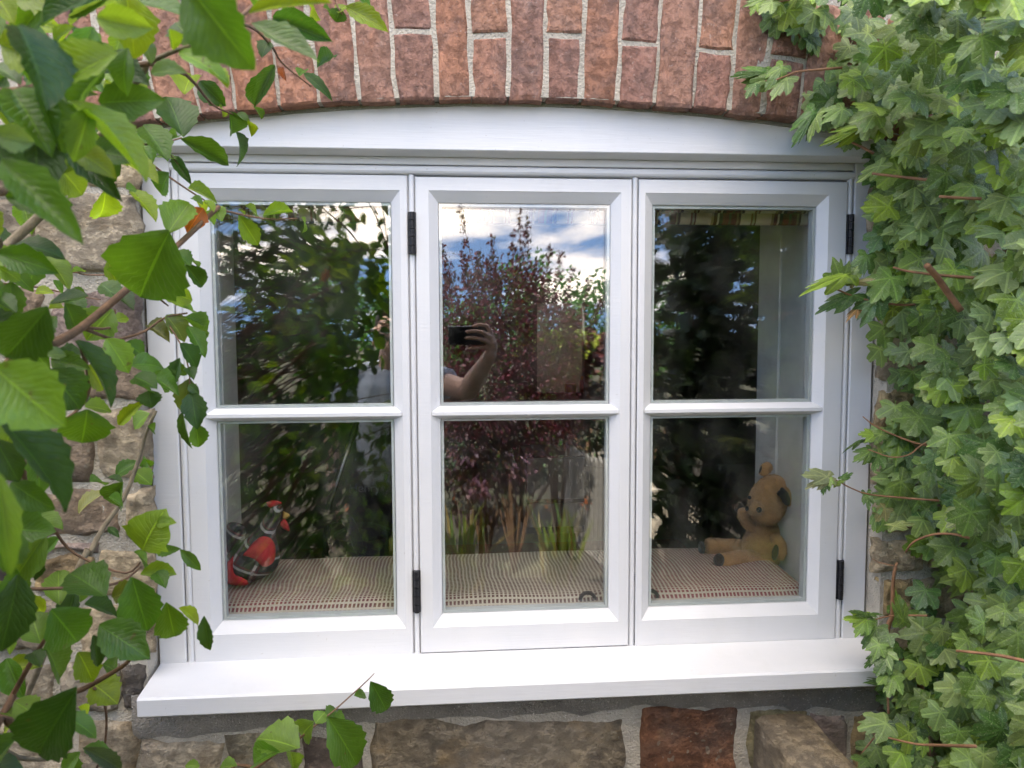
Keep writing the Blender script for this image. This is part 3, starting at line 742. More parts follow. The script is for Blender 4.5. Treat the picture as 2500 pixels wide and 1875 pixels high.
def puff(poly, thick, dy, name, mat, parent, n=26, floor=None):
    """stuffed cloth shape: an outline filled out to both sides"""
    pts = [Vector((a, b)) for a, b in poly]
    pts = [Vector((q.x, q.y)) for q in smoothline([Vector((a, b, 0)) for a, b in poly+[poly[0]]], 3)][:-1]
    def dist(q):
        d = 1e9; ins = False
        for i in range(len(pts)):
            a, b = pts[i], pts[(i+1) % len(pts)]; ab = b-a; t = max(0, min(1, (q-a).dot(ab)/max(1e-9, ab.dot(ab))))
            d = min(d, (q-(a+ab*t)).length)
            if (a.y > q.y) != (b.y > q.y) and q.x < (b.x-a.x)*(q.y-a.y)/(b.y-a.y)+a.x: ins = not ins
        return d if ins else -d
    xs_ = [q.x for q in pts]; ys_ = [q.y for q in pts]; st_ = max(max(xs_)-min(xs_), max(ys_)-min(ys_))/n
    bm = bmesh.new(); ring = [bm.verts.new((q.x, q.y, 0)) for q in pts]; ed = [bm.edges.new((ring[i], ring[(i+1) % len(ring)])) for i in range(len(ring))]
    f = bmesh.ops.triangle_fill(bm, edges=ed, use_beauty=True)
    bmesh.ops.subdivide_edges(bm, edges=bm.edges[:], cuts=1); 
    for _ in range(2): bmesh.ops.subdivide_edges(bm, edges=[e for e in bm.edges if e.calc_length() > st_*1.4], cuts=1, use_grid_fill=True); bmesh.ops.triangulate(bm, faces=bm.faces[:])
    bmesh.ops.beautify_fill(bm, faces=bm.faces[:], edges=bm.edges[:])
    bm.verts.index_update()
    D = [max(0, dist(Vector((v.co.x, v.co.y)))) for v in bm.verts]; dm = max(D) or 1
    V, F = [], []; nV = len(bm.verts)
    for sgn in (-1, 1):
        for v, d in zip(bm.verts, D):
            h = math.sqrt(max(0, 1-(1-min(1, d/dm))**2))
            V.append(H(v.co.x, v.co.y, dy+sgn*thick*h))
    for fc in bm.faces:
        ii = [v.index for v in fc.verts]; F.append(ii); F.append([nV+i for i in reversed(ii)])
    bm.free()
    o = obj(name, V, F, mat, parent, smooth=True)
    w = o.modifiers.new('w', 'WELD'); w.merge_threshold = .0002
    return o
hb = puff([(135, 1260), (190, 1440), (400, 1482), (560, 1440), (760, 1345), (905, 1240), (972, 1060), (935, 850), (905, 690), (985, 520), (1012, 380), (990, 318), (900, 322), (825, 365), (710, 550), (590, 680), (480, 800), (290, 950), (160, 1090)], .048, .0, 'body', TART, hen)
puff([(200, 580), (300, 560), (440, 600), (480, 700), (430, 860), (330, 960), (210, 1010), (190, 800)], .020, .014, 'tail', TART, hen)
puff([(430, 1040), (560, 880), (680, 780), (800, 775), (880, 850), (908, 970), (880, 1130), (760, 1210), (640, 1150), (560, 1095)], .010, -.044, 'wing', FELT, hen)
puff([(290, 1045), (350, 1160), (430, 1330), (520, 1455), (360, 1478), (190, 1440), (140, 1300), (180, 1180)], .012, -.030, 'base_patch', FELT, hen)
puff([(765, 275), (860, 245), (960, 258), (1000, 290), (930, 325), (840, 365), (790, 325)], .006, 0, 'comb', FELT, hen)
puff([(975, 560), (1030, 515), (1085, 575), (1108, 690), (1040, 670), (980, 620)], .007, -.004, 'wattle', FELT, hen)
puff([(1010, 400), (1075, 425), (1118, 470), (1060, 520), (1010, 500)], .008, -.002, 'beak', BEAKM, hen)

# ------------------------------------------------------------------ dim things in the room
DARK = plain('dark_plastic', (.012, .012, .013), .4, .2); PALE = plain('pale_enamel', (.55, .55, .53), .5, .1, 12, .1)
RUGM = plain('dark_red_wool', (.13, .02, .02), .95, .3, 25, .5)
tag(obj('rug', *bev(box(-1.3, 1.2, .75, 2.4, .362, .372), .003, 1), RUGM), 'dark red rug on the room floor behind the window seat', 'rug')
vc = at(785, 1130, 1.25); vx, vy = vc.x, 1.25
vac = thing('vacuum_cleaner', (vx, vy, .36), 'black domed vacuum cleaner with hose in the dark room, pale lettering on its body', 'vacuum cleaner')
obj('body', *join(ball((vx, vy, .60), (.17, .17, .15), None, 20, 12), tube([(vx, vy, .40), (vx, vy, .60)], [.16, .17], 20)), DARK, vac, smooth=True)
obj('lid', *tube([(vx, vy, .70), (vx, vy, .76), (vx, vy, .79)], [.12, .11, .05], 18), DARK, vac)
for sx in (-1, 1): obj('wheel', *tube([(vx+sx*.15, vy+.05, .45), (vx+sx*.18, vy+.05, .45)], .09, 16), DARK, vac)
hp = [(vx, vy-.1, .72), (vx-.05, vy-.12, .85), (vx-.18, vy-.08, .80), (vx-.28, vy-.05, .66), (vx-.30, vy, .52)]
obj('hose', *tube(smoothline(hp, 6), .02, 10), DARK, vac, smooth=True)
w0, w1 = at(712, 1085, 1.15), at(775, 900, 1.15)
CHROME = plain('steel_tube', (.35, .36, .37), .25, .05, Metallic=1.)
wand = obj('wand', *tube([Vector((w0.x-.05, 1.15, .40)), w0, w1], .011, 10), CHROME, vac, smooth=True)
tcu = bpy.data.curves.new('lettering', 'FONT'); tcu.body = 'Henry'; tcu.size = .042; tcu.extrude = .001; tcu.align_x = 'CENTER'
to = bpy.data.objects.new('tmp', tcu); COL.objects.link(to)
tm = bpy.data.meshes.new_from_object(to.evaluated_get(bpy.context.evaluated_depsgraph_get())); bpy.data.objects.remove(to)
tp = at(788, 1062, vy-.175); lv = [(tp.x+v.co.x, tp.y-.004-v.co.z, tp.z+v.co.y) for v in tm.vertices]
obj('lettering', lv, [list(q.vertices) for q in tm.polygons], plain('grey_print', (.16, .16, .155), .6, .1), vac)
# low pale cabinet further back
c0_, c1_ = at(1137, 988, 2.6), at(1264, 1140, 2.6)
cab = thing('low_cabinet', ((c0_.x+c1_.x)/2, 2.8, .36), 'pale low cabinet with a dark gap under its top drawer, deep in the room', 'cabinet')
zm = at(1200, 1083, 2.6).z
obj('carcass', *box(c0_.x, c1_.x, 2.62, 3.05, .36, c0_.z), DARK, cab)
obj('drawer', *bev(box(c0_.x+.005, c1_.x-.005, 2.60, 2.62, zm+.012, c0_.z-.006), .004), PALE, cab); obj('door', *bev(box(c0_.x+.005, c1_.x-.005, 2.60, 2.62, .40, zm-.012), .004), PALE, cab)
# things on the kitchen sill
ks = at(1230, 846, 4.66); YEL = plain('yellow_card', (.62, .50, .04), .6, .1); PNK = plain('pink_plastic', (.60, .12, .12), .4, .1)
kb = thing('yellow_box', (ks.x, 4.65, k1.z), 'small yellow box on the sill of the far kitchen opening', 'box')
obj('carton', *bev(box(at(1222, 0, 4.65).x, at(1246, 0, 4.65).x, 4.62, 4.68, k1.z, k1.z+.07), .003), YEL, kb)
kp = at(1257, 846, 4.65); bt = thing('pink_bottle', (kp.x, 4.65, k1.z), 'pink and orange bottle at the right end of the far kitchen sill', 'bottle')
obj('bottle', *tube([(kp.x, 4.65, k1.z), (kp.x, 4.65, k1.z+.07), (kp.x, 4.65, k1.z+.10), (kp.x, 4.65, k1.z+.105)], [.022, .022, .012, .010], 12), PNK, bt)
obj('cap', *tube([(kp.x, 4.65, k1.z+.105), (kp.x, 4.65, k1.z+.135)], .011, 10), plain('orange_plastic', (.7, .25, .05), .4), bt)
# ================================================================== LEAVES
def leaf_mesh(name, seed, fold=.25, droop=.3, curl=0., wave=.06, serr=.045, n=13, power=.85, shape=.9):
    """ovate toothed leaf, 1 long (x), half-width .5 (y)"""
    r = random.Random(seed); V, F, UV = [], [], []
    for i in range(n+1):
        t = i/n
        w = .5*math.sin(math.pi*min(1, max(0, t))**shape)**power if 0 < t < 1 else (0.03 if t == 0 else 0)
        w *= 1+(serr if i % 2 else -serr)+r.uniform(-.07, .07)
        wl, wr_ = 1+r.uniform(-.08, .08), 1+r.uniform(-.08, .08)
        zc = -droop*t*t*.5
        xc = t-.12*droop*t*t
        for j, a in enumerate((-1, -.5, 0, .5, 1)):
            y = a*w*(wl if a < 0 else wr_); z = zc+fold*abs(a)*w*(1.6 if abs(a) < 1 else 1.25)+curl*(a*a)*w+wave*math.sin(5*t+seed+a*2)*abs(a)*.5
            if abs(a) == 1: z -= curl*.8*w
            V.append((xc, y, z)); UV.append((t, .5+a*.5))
    for i in range(n):
        for j in range(4):
            a = i*5+j; F.append((a, a+5, a+6, a+1))
    return V, F, UV
def maple_mesh(name, seed, droop=.35, cup=.15):
    r = random.Random(seed)
    half = [(0, 1.0), (5, 1.0), (10, .95), (14, .88), (19, .92), (24, .85), (29, .71), (34, .66), (39, .75), (45, .90), (52, .97), (58, .91), (64, .88), (70, .86), (77, .74), (85, .60), (94, .58), (103, .68), (113, .76), (123, .72), (133, .60), (143, .40), (168, .12)]
    out = [(-a, q) for a, q in reversed(half[1:])]+half
    out = [(a, q*(1+r.uniform(-.09, .09))) for a, q in out]
    V = [(0, 0, 0)]; UV = [(.3, .5)]; n = len(out)
    def put(a, q):
        x, y = q*math.cos(rad(a)), q*math.sin(rad(a))
        lobe = min(abs(a-c) for c in (0, 53, -53, 114, -114))/30
        z = -droop*q*q*.6+cup*q*(min(1, lobe)-.4)+r.uniform(-.02, .02)*q
        V.append((x, y, z)); UV.append((.3+.5*q, .5+.5*math.sin(rad(min(abs(a-c) for c in (0, 53, -53, 114, -114))))*q))
    for a, q in out: put(a, q*.5)
    for a, q in out: put(a, q)
    F = []
    for k in range(n-1):
        F += [(0, 1+k, 2+k), (1+k, 1+n+k, 2+n+k, 2+k)]
    # stalk
    b = len(V); V += [(.02, -.018, -.005), (.02, .018, -.005), (-.45, .012, -.10), (-.45, -.012, -.10)]; UV += [(.3, .5)]*4; F.append((b, b+1, b+2, b+3))
    return V, F, UV
def to_mesh(name, vfu, mat):
    V, F, UV = vfu; me = bpy.data.meshes.new(name); me.from_pydata(V, [], F); me.update()
    me.polygons.foreach_set('use_smooth', [True]*len(F)); u = me.uv_layers.new(name='UVMap')
    for l in me.loops: u.data[l.index].uv = UV[l.vertex_index]
    me.materials.append(mat); return me
LT = [leaf_mesh('leaf', i, *a) for i, a in enumerate([(.34, .45), (.45, .2), (.2, .7, .2), (.6, .5), (.32, -.3), (.85, .3), (.22, 1.0, .25), (.4, .6, -.4)])]
LM = [to_mesh('leaf', t, LEAF) for t in LT]
MT = [maple_mesh('leaf', i, *a) for i, a in enumerate([(.3, .05), (.45, .08), (.15, .03), (.6, .05), (.35, -.06), (.12, .08)])]
MM = [to_mesh('leaf', t, MAPLE) for t in MT]
def put_leaf(me, parent, base, tip, width, face, roll, color):
    X = tip-base; L = X.length
    m = basis(X, face).to_4x4(); m = m @ Matrix.Rotation(rad(roll), 4, 'X')
    m = m @ Matrix.Diagonal((L, width, (width+L)/2, 1)); m.translation = base-org(parent)
    o = bpy.data.objects.new('leaf', me); o.parent = parent; o.matrix_basis = m; o.color = (*color, 1)
    COL.objects.link(o); return o
def jit(c, k=.15):
    b = random.uniform(1-k, 1+k); return (c[0]*b*random.uniform(.92, 1.08), c[1]*b, c[2]*b*random.uniform(.85, 1.15))
CD, CM, CYG, CPL, CLB, CBR = (.036, .088, .016), (.068, .155, .018), (.18, .275, .018), (.105, .175, .06), (.13, .23, .028), (.40, .11, .02)

# ------------------------------------------------------------------ the shrub on the left
CR = {1: (0, 0, 3.386), 2: (0, 460, 3.386), 3: (0, 930, 3.386), 4: (0, 1385, 3.386), 5: (600, 0, 3.386), 6: (300, 1560, 2.765), 7: (480, 460, 2.91)}
def cp(c, x, y): o = CR[c]; return o[0]+x/o[2], o[1]+y/o[2]
def pt(c, x, y, dist):
    u, v = cp(c, x, y); return at(u, v, CAM.y+dist, 1.0)
shrub = thing('leafy_shrub', (-1.05, -.42, 0), 'tall leafy shrub with glossy oval leaves reaching in from the left edge', 'shrub')
# crop, base, tip, width, distance from the camera, colour, mesh, roll
LV = [
 (1, 150, 210, 490, 860, 430, .50, CD, 0, -20), (1, 830, -60, 310, 185, 260, .60, CD, 1, 10), (1, 1030, 0, 475, 110, 250, .62, CPL, 0, 25), (1, 1040, -60, 1130, 505, 300, .62, CYG, 1, 5),
 (1, 1060, 20, 1600, 85, 210, .64, CPL, 0, -15), (1, 1540, -140, 2115, 610, 420, .46, CM, 1, 20), (1, 2060, 110, 2740, -10, 130, .52, CYG, 1, 30), (5, 45, 195, 585, 555, 180, .62, CPL, 4, -10),
 (5, 225, 150, 725, 340, 170, .85, CD, 5, 20), (5, 830, 60, 1185, 235, 140, 1.0, CYG, 0, 10), (5, 900, -40, 1075, 95, 120, 1.0, CM, 0, 0), (5, 560, 40, 600, 170, 110, 1.0, CYG, 1, 0), (5, 780, 70, 740, 190, 120, 1.0, CM, 0, 10), (5, 640, 60, 740, 110, 70, 1.0, CM, 0, 0), (5, 760, 110, 830, 20, 90, 1.0, CYG, 0, 0),
 (5, 590, 560, 750, 440, 110, 1.1, CD, 5, 20), (5, 480, 610, 735, 785, 80, 1.1, CD, 6, 10), (5, 240, 540, 55, 890, 100, 1.05, CD, 3, 0), (5, 190, 340, 120, 440, 110, 1.0, CD, 2, 0), (5, 440, 630, 490, 545, 80, 1.1, CM, 0, 0), (5, 290, 560, 320, 650, 45, 1.1, (.12, .035, .02), 0, 0),
 (1, 560, 835, 1265, 1475, 330, .52, CYG, 1, -8), (1, 1160, 640, 1095, 970, 130, .8, CYG, 0, 0), (1, 770, 340, 905, 570, 170, .72, CPL, 0, 20), (1, 930, 470, 1140, 490, 100, .66, CPL, 1, 0), (1, 1150, 330, 1300, 490, 160, .66, CPL, 2, 0), (1, 1250, 605, 1530, 560, 150, .64, CPL, 0, 0),
 (1, 1450, 190, 1610, 340, 230, .68, CPL, 2, 0), (1, 1630, 140, 1710, 310, 140, .66, CM, 0, 0), (1, 1480, 440, 1900, 570, 160, .62, CLB, 6, 0), (1, 1730, 560, 1895, 720, 130, .62, CYG, 1, 0), (1, 1660, 380, 1870, 400, 100, .64, CPL, 0, 0), (1, 1400, 240, 1450, 420, 130, .66, CYG, 1, 0),
 (1, -40, 550, 160, 640, 180, .62, CPL, 0, 0), (1, -30, 860, 480, 940, 240, .70, CM, 0, 20), (1, -40, 890, 140, 1040, 160, .7, CYG, 1, 0), (1, -60, 1110, 310, 1180, 180, .45, CPL, 0, 10), (1, 720, 950, 400, 1230, 220, .85, CYG, 1, 0),
 (1, -60, 1200, 180, 1520, 260, .5, CD, 0, 10), (1, 10, 1330, 695, 2000, 270, .46, CM, 1, 15), (1, 540, 1170, 1010, 1660, 180, .60, CD, 1, 25), (1, 470, 1370, 730, 1630, 250, .75, CLB, 0, 0),
 (1, 1510, 1130, 1385, 725, 260, 1.12, CD, 0, 0), (1, 1520, 780, 1580, 590, 180, 1.15, CYG, 1, 0), (1, 1495, 1150, 1925, 1375, 140, 1.12, CD, 5, 30), (1, 1890, 920, 1960, 1150, 170, 1.10, CD, 3, 20), (1, 1950, 1090, 2060, 1400, 200, 1.10, CD, 2, -20),
 (1, 1650, 670, 1870, 890, 150, 1.1, CD, 3, 0), (1, 2195, 580, 2085, 890, 110, 1.1, CD, 5, 0), (1, 2090, 880, 2185, 940, 90, 1.1, CM, 2, 0), (1, 2060, 1000, 2120, 1090, 80, 1.1, CYG, 6, 0), (1, 1180, 1040, 1405, 1290, 200, 1.0, CM, 0, 10), (1, 1360, 1180, 1490, 1115, 70, 1.0, CM, 5, 0),
 (1, 1430, 1300, 1585, 1530, 80, 1.12, CD, 5, 0), (1, 1280, 1300, 1485, 1310, 55, 1.1, CPL, 1, 0), (1, 1400, 1430, 1285, 1620, 170, 1.0, CM, 0, 0), (1, 1010, 1340, 1315, 1490, 170, .8, CYG, 1, 0), (1, 870, 1270, 1060, 1360, 120, .85, CYG, 1, 0), (1, 1560, 1560, 1800, 1670, 80, 1.1, CLB, 5, 0), (1, 1040, 1560, 1140, 1555, 85, .9, CM, 0, 0),
 (1, 1810, 870, 1870, 960, 70, 1.1, CYG, 0, 0), (1, 1960, 940, 2080, 1000, 60, 1.1, CPL, 0, 0), (1, 560, 560, 640, 410, 150, .75, CPL, 0, 0), (1, 470, 420, 590, 200, 140, .7, CYG, 1, 0), (1, 600, 220, 760, 560, 170, .72, CD, 1, 0), (1, 490, 700, 830, 720, 120, .75, CLB, 0, 0), (1, 500, 790, 780, 760, 90, .7, CPL, 0, 0), (1, 650, 640, 860, 740, 120, .9, CM, 0, 0), (1, 870, 660, 980, 780, 110, .9, CYG, 0, 0),
 (1, 120, 60, 260, 110, 70, .9, CYG, 0, 0), (1, -30, -40, 120, 190, 180, .6, CYG, 1, 0), (1, 240, 170, 320, 210, 60, .9, CPL, 0, 0), (1, 160, 200, 220, 100, 90, .8, CPL, 2, 0), (1, 1180, -30, 1460, 40, 150, .8, CM, 0, 0), (1, 2030, -60, 2120, 60, 120, .7, CM, 1, 0), (1, 700, 1100, 790, 1180, 170, .9, CD, 0, 0), (1, 620, 1150, 760, 1230, 120, 1., CPL, 0, 0),
 (2, 870, 20, 850, 305, 200, 1.0, CYG, 0, 0), (2, 1080, 20, 1315, 235, 140, 1.05, CYG, 0, 0), (2, 1390, 370, 1570, 90, 230, .95, CLB, 1, 0), (2, 1400, 350, 1090, 990, 520, .80, CM, 0, 5), (2, 1680, 165, 1545, 350, 150, 1.0, CBR, 2, 0), (2, 1640, 110, 1700, 180, 70, 1.0, CYG, 0, 0), (2, 1690, 100, 1780, 180, 80, 1.0, CYG, 0, 0), (2, 1590, 80, 1670, 110, 60, 1.0, CM, 0, 0), (2, 1700, 190, 1800, 300, 110, 1.05, CLB, 0, 0),
 (7, 300, 190, 458, 430, 110, 1.15, CLB, 0, 20), (7, 470, 200, 695, 150, 70, 1.15, CLB, 5, 0), (7, 345, 120, 465, 210, 70, 1.15, CLB, 0, 0), (7, 745, 205, 815, 310, 65, 1.15, CLB, 6, 0), (7, 130, 130, 180, 220, 90, 1.1, CLB, 0, 0), (7, 300, 150, 350, 180, 30, 1.15, CLB, 0, 0),
 (2, 1440, 530, 1590, 620, 140, 1.05, CM, 0, 0), (2, 1530, 630, 1695, 825, 120, 1.1, CD, 5, 0), (2, 1560, 590, 1665, 635, 50, 1.1, CM, 0, 0), (2, 1280, 840, 1645, 910, 190, .95, CYG, 0, 0), (2, 830, 790, 1000, 900, 160, .95, CPL, 0, 0), (2, 890, 600, 980, 810, 110, 1.0, CLB, 3, 0), (2, 950, 900, 1110, 960, 120, .9, CD, 3, 0),
 (2, -40, 620, 275, 555, 170, .75, CLB, 1, 0), (2, -40, 640, 195, 750, 190, .75, CLB, 0, 0), (2, -30, 820, 135, 860, 120, .8, CM, 0, 0), (2, -40, 890, 135, 990, 120, .75, CD, 0, 0), (2, 590, 690, 335, 650, 85, 1.25, CM, 0, 0), (2, 590, 690, 725, 665, 50, 1.25, CLB, 0, 0), (2, 280, 650, 360, 690, 60, 1.25, CLB, 0, 0),
 (2, 580, 900, 690, 1035, 130, 1.2, CD, 0, 0), (2, 590, 840, 715, 890, 80, 1.2, CM, 0, 0), (2, 300, 850, 430, 850, 70, 1.2, CYG, 0, 0), (2, 440, 760, 555, 860, 70, 1.2, CM, 6, 0), (2, 400, 980, -10, 1490, 330, .55, CD, 0, -25), (2, 400, 990, 560, 950, 90, .85, CYG, 0, 0), (2, 540, 950, 685, 1230, 170, .8, CD, 0, 0), (2, 340, 1210, 460, 1050, 130, .7, CPL, 0, 0),
 (2, 930, 1000, 690, 1260, 240, .95, CLB, 0, 0), (2, 950, 1090, 1075, 1060, 90, 1., CYG, 0, 0), (2, 630, 1260, 1020, 1800, 240, .70, CD, 0, -20), (2, 880, 1240, 1085, 1530, 190, .8, CLB, 0, 0), (2, 1040, 1270, 1215, 1390, 130, .9, CM, 0, 0), (2, 1080, 1460, 1400, 1420, 160, .85, CM, 6, 0),
 (2, 1370, 1050, 1565, 1260, 190, 1.05, (.13, .19, .06), 0, 0), (2, 1225, 1130, 1405, 1260, 120, 1.1, (.10, .12, .025), 5, 0), (2, 1480, 970, 1650, 1010, 120, 1.05, CLB, 0, 0), (2, 1520, 1070, 1725, 1245, 160, 1.05, CM, 5, 0), (2, 1550, 1140, 1705, 1395, 120, 1.05, CM, 1, 0), (2, 1490, 1280, 1675, 1495, 150, 1.0, CD, 7, 0), (2, 1490, 1400, 1400, 1660, 100, 1.0, CD, 0, 0), (2, 1400, 1440, 1560, 1550, 80, 1.0, CM, 0, 0), (2, 1210, 1510, 1430, 1670, 180, .95, CM, 0, 0), (2, 1560, 1480, 1600, 1560, 80, 1.0, CD, 0, 0),
 (2, -60, 1470, 530, 1990, 470, .45, CLB, 0, 20), (2, 390, 1500, 710, 1840, 300, .62, CD, 0, 0), (2, 190, 1350, 420, 1330, 130, .7, CYG, 0, 0), (2, 420, 1420, 730, 1470, 150, .75, CM, 0, 0), (2, 390, 1380, 560, 1360, 110, .7, CPL, 0, 0), (2, 730, 1460, 900, 1680, 200, .75, CYG, 0, 0), (2, 1110, 1560, 1290, 1620, 160, .9, CM, 0, 0),
 (3, 10, 330, 705, 1060, 430, .50, CD, 0, -15), (3, 720, 235, 680, 585, 340, .78, CM, 2, 0), (3, 700, 210, 955, 230, 140, .85, CLB, 0, 0), (3, 985, 365, 1165, 165, 95, 1.1, CYG, 0, 0), (3, 1240, 270, 1075, 390, 150, 1.15, CLB, 0, 0), (3, 1220, 370, 1305, 420, 80, 1.15, CM, 0, 0), (3, 1120, 20, 1300, 90, 130, .9, CM, 0, 0), (3, 1230, 80, 1250, 225, 150, .92, CD, 0, 0), (3, 1290, -20, 1475, 105, 130, .95, CM, 5, 0),
 (3, 1570, -20, 1500, 280, 150, 1.0, (.09, .13, .03), 0, 0), (3, 1580, 90, 1635, 405, 160, .98, CD, 0, 0), (3, 1510, 265, 1550, 545, 70, 1.0, CD, 0, 0), (3, 1615, 350, 1660, 575, 130, .99, CM, 0, 0), (3, 1560, 30, 1645, 105, 70, .98, CD, 2, 0),
 (3, 960, 780, 1140, 650, 120, 1.2, CM, 0, 0), (3, 1110, 750, 1260, 845, 140, 1.2, CLB, 0, 0), (3, 1180, 640, 1265, 695, 70, 1.2, CM, 0, 0), (3, 740, 830, 900, 830, 120, 1.2, CM, 0, 0), (3, 895, 800, 1015, 820, 60, 1.2, CD, 0, 0), (3, 1015, 835, 945, 1090, 200, 1.1, CM, 3, 0), (3, 900, 960, 1085, 1010, 120, .95, CM, 6, 0), (3, 655, 1095, 830, 890, 130, 1.3, (.24, .27, .10), 0, 0), (3, 230, 860, 290, 910, 60, .9, CD, 0, 0), (3, 1150, 700, 1270, 720, 110, 1.2, CM, 0, 0),
 (3, 1180, 1400, 1290, 1085, 340, .85, CYG, 2, 0), (3, 1290, 1180, 1425, 1140, 100, .85, CYG, 6, 0), (3, 1305, 1425, 1520, 1395, 75, .95, CM, 4, 30), (3, 1490, 1395, 1685, 1590, 80, .95, CM, 6, 20), (3, 1110, 1410, 1260, 1560, 100, .95, CM, 0, 0), (3, 1160, 1600, 1480, 1590, 120, .95, CLB, 5, 0), (3, 1290, 1580, 1370, 1690, 110, .95, CM, 0, 0),
 (3, -30, 740, 100, 1640, 170, .42, CLB, 1, 0), (3, -40, 480, 170, 860, 200, .6, CD, 0, 0), (3, 160, 1250, 20, 1600, 190, .55, CM, 0, 0), (3, 150, 1450, 330, 1640, 70, .8, CD, 5, 0), (3, 890, 1210, 990, 1290, 50, 1.2, CD, 0, 0),
 (4, 490, 310, 470, -30, 180, .85, CLB, 0, 0), (4, 870, 240, 540, -20, 290, .75, CM, 0, 0), (4, 150, 60, 20, 770, 270, .6, CD, 0, 0), (4, 700, 300, 1030, 380, 180, .9, CD, 0, 0), (4, 930, 250, 1180, 150, 150, .8, (.12, .16, .02), 0, 0), (4, 1090, 80, 1235, 590, 270, .78, CM, 0, 0), (4, 1380, 290, 1455, 645, 210, .82, CM, 0, 0), (4, 1480, 335, 1740, 470, 100, .85, CYG, 6, 10), (4, 1690, 400, 1725, 725, 100, .85, CD, 0, 0),
 (4, 420, 350, 735, 710, 340, .68, CM, 2, 0), (4, 820, 480, 1250, 750, 260, .72, CM, 0, 0), (4, 385, 670, 570, 960, 240, .75, CM, 0, 0), (4, 645, 700, 800, 970, 190, .8, CYG, 0, 0), (4, 770, 560, 840, 850, 120, .74, CD, 0, 0), (4, 760, 960, 985, 1110, 230, .85, CYG, 0, 0), (4, 850, 800, 1000, 860, 180, .9, CM, 0, 0), (4, 120, 1110, 350, 1250, 180, .8, CLB, 0, 0), (4, 10, 1190, 140, 1230, 80, .85, CLB, 0, 0),
 (4, 640, 1000, 180, 1700, 410, .60, CD, 0, 10), (4, 650, 1150, 750, 1255, 100, .95, CYG, 0, 0), (4, 690, 1490, 1070, 1690, 120, .7, (.05, .085, .045), 0, 0), (4, 340, 630, 240, 340, 220, .85, CLB, 0, 0), (4, 270, 700, 330, 800, 120, .8, CD, 0, 0), (4, 580, 200, 700, 250, 120, .95, CM, 0, 0), (4, 1060, 200, 1150, 300, 140, .95, CD, 0, 0), (4, 60, 80, 270, 250, 150, .75, CM, 0, 0), (4, 80, 1650, 150, 1560, 90, .9, CLB, 0, 0)]
def key_leaf(par, e, sc=1.0):
    c, bx, by, tx, ty, w, d, col, mi, roll = e
    b = pt(c, bx, by, d); du = random.uniform(-.03, .05)*min(1, d); t = pt(c, tx, ty, d+du)
    wid = w/CR[c][2]/FPX*d*1.18
    face = (CAM-b).normalized()+Vector((random.uniform(-.3, .3), 0, .70+random.uniform(-.3, .3)))
    put_leaf(LM[mi], par, b, t, wid, face, roll+random.uniform(-18, 18), jit(col))
for e in LV: key_leaf(shrub, e)
def branch(par, pts, r0, r1, mat=BARK, name='branch', k=3):
    P = smoothline([pt(*q) if len(q) == 4 else Vector(q) for q in pts], k); n = len(P)
    return obj(name, *tube(P, [r0+(r1-r0)*i/(n-1) for i in range(n)], 7), mat, par, smooth=True)
root = (-1.05, -.42, 0)
branch(shrub, [root, (-1.0, -.5, .5), (-.85, -.6, 1.0), (2, -300, 800, .78), (2, 0, 530, .82), (2, 380, 180, .84), (1, 530, 1540, .84), (1, 800, 1170, .82), (1, 1030, 820, .78), (1, 1190, 590, .72), (1, 1230, 520, .70), (1, 1450, 420, .68), (1, 1810, 305, .66)], .0075, .0014, BARKG)
branch(shrub, [root, (-.95, -.55, .6), (-.75, -.65, 1.1), (2, 100, 1430, .72), (2, 400, 1300, .74), (2, 670, 1150, .80), (2, 1030, 850, .86), (2, 1490, 450, .96), (2, 1810, 150, 1.02)], .0070, .0030, BARK)
branch(shrub, [(2, 1800, 165, 1.02), (7, 160, 150, 1.1), (7, 480, 215, 1.15), (7, 720, 215, 1.16)], .0022, .0008)
branch(shrub, [(1, -200, 780, .55), (1, 0, 775, .58), (1, 260, 740, .62), (1, 560, 610, .68), (1, 900, 575, .70), (1, 1230, 525, .70)], .0045, .0025)
branch(shrub, [root, (-1.0, -.62, .7), (-.8, -.72, 1.35), (1, -200, 780, .55)], .011, .0045)
branch(shrub, [(1, 1230, 525, .7), (1, 1540, 620, .85), (1, 1750, 860, 1.05), (1, 1890, 930, 1.1), (1, 2060, 990, 1.12)], .0024, .0009)
branch(shrub, [(5, 100, 260, .95), (5, 220, 390, 1.02), (5, 290, 510, 1.08), (5, 430, 630, 1.1), (5, 540, 715, 1.12)], .0018, .0008); branch(shrub, [(1, 1810, 305, .66), (1, 2000, 200, .8), (5, 100, 260, .95)], .002, .0016)
branch(shrub, [(1, 1810, 305, .66), (5, 300, -120, .9), (5, 700, -30, 1.), (5, 760, 60, 1.), (5, 800, 120, 1.)], .002, .001)
branch(shrub, [(1, 1030, 820, .78), (1, 1120, 1200, .95), (1, 1270, 1370, 1.08), (1, 1540, 1560, 1.1), (1, 1690, 1655, 1.12)], .0022, .001)
branch(shrub, [(1, 1350, 1180, 1.05), (1, 1410, 1280, 1.1), (1, 1500, 1390, 1.12)], .001, .0006); branch(shrub, [(1, 1120, 1200, .95), (1, 1350, 1180, 1.05), (1, 1500, 1140, 1.1)], .0016, .001)
branch(shrub, [(2, 670, 1150, .8), (2, 920, 1150, .95), (2, 950, 1000, .95)], .002, .001); branch(shrub, [(2, 930, 1250, .95), (2, 1020, 1240, 1.0), (2, 1200, 1180, 1.03), (2, 1360, 1070, 1.05), (2, 1550, 1030, 1.06)], .002, .0012); branch(shrub, [(2, 670, 1150, .8), (2, 930, 1250, .95)], .002, .002)
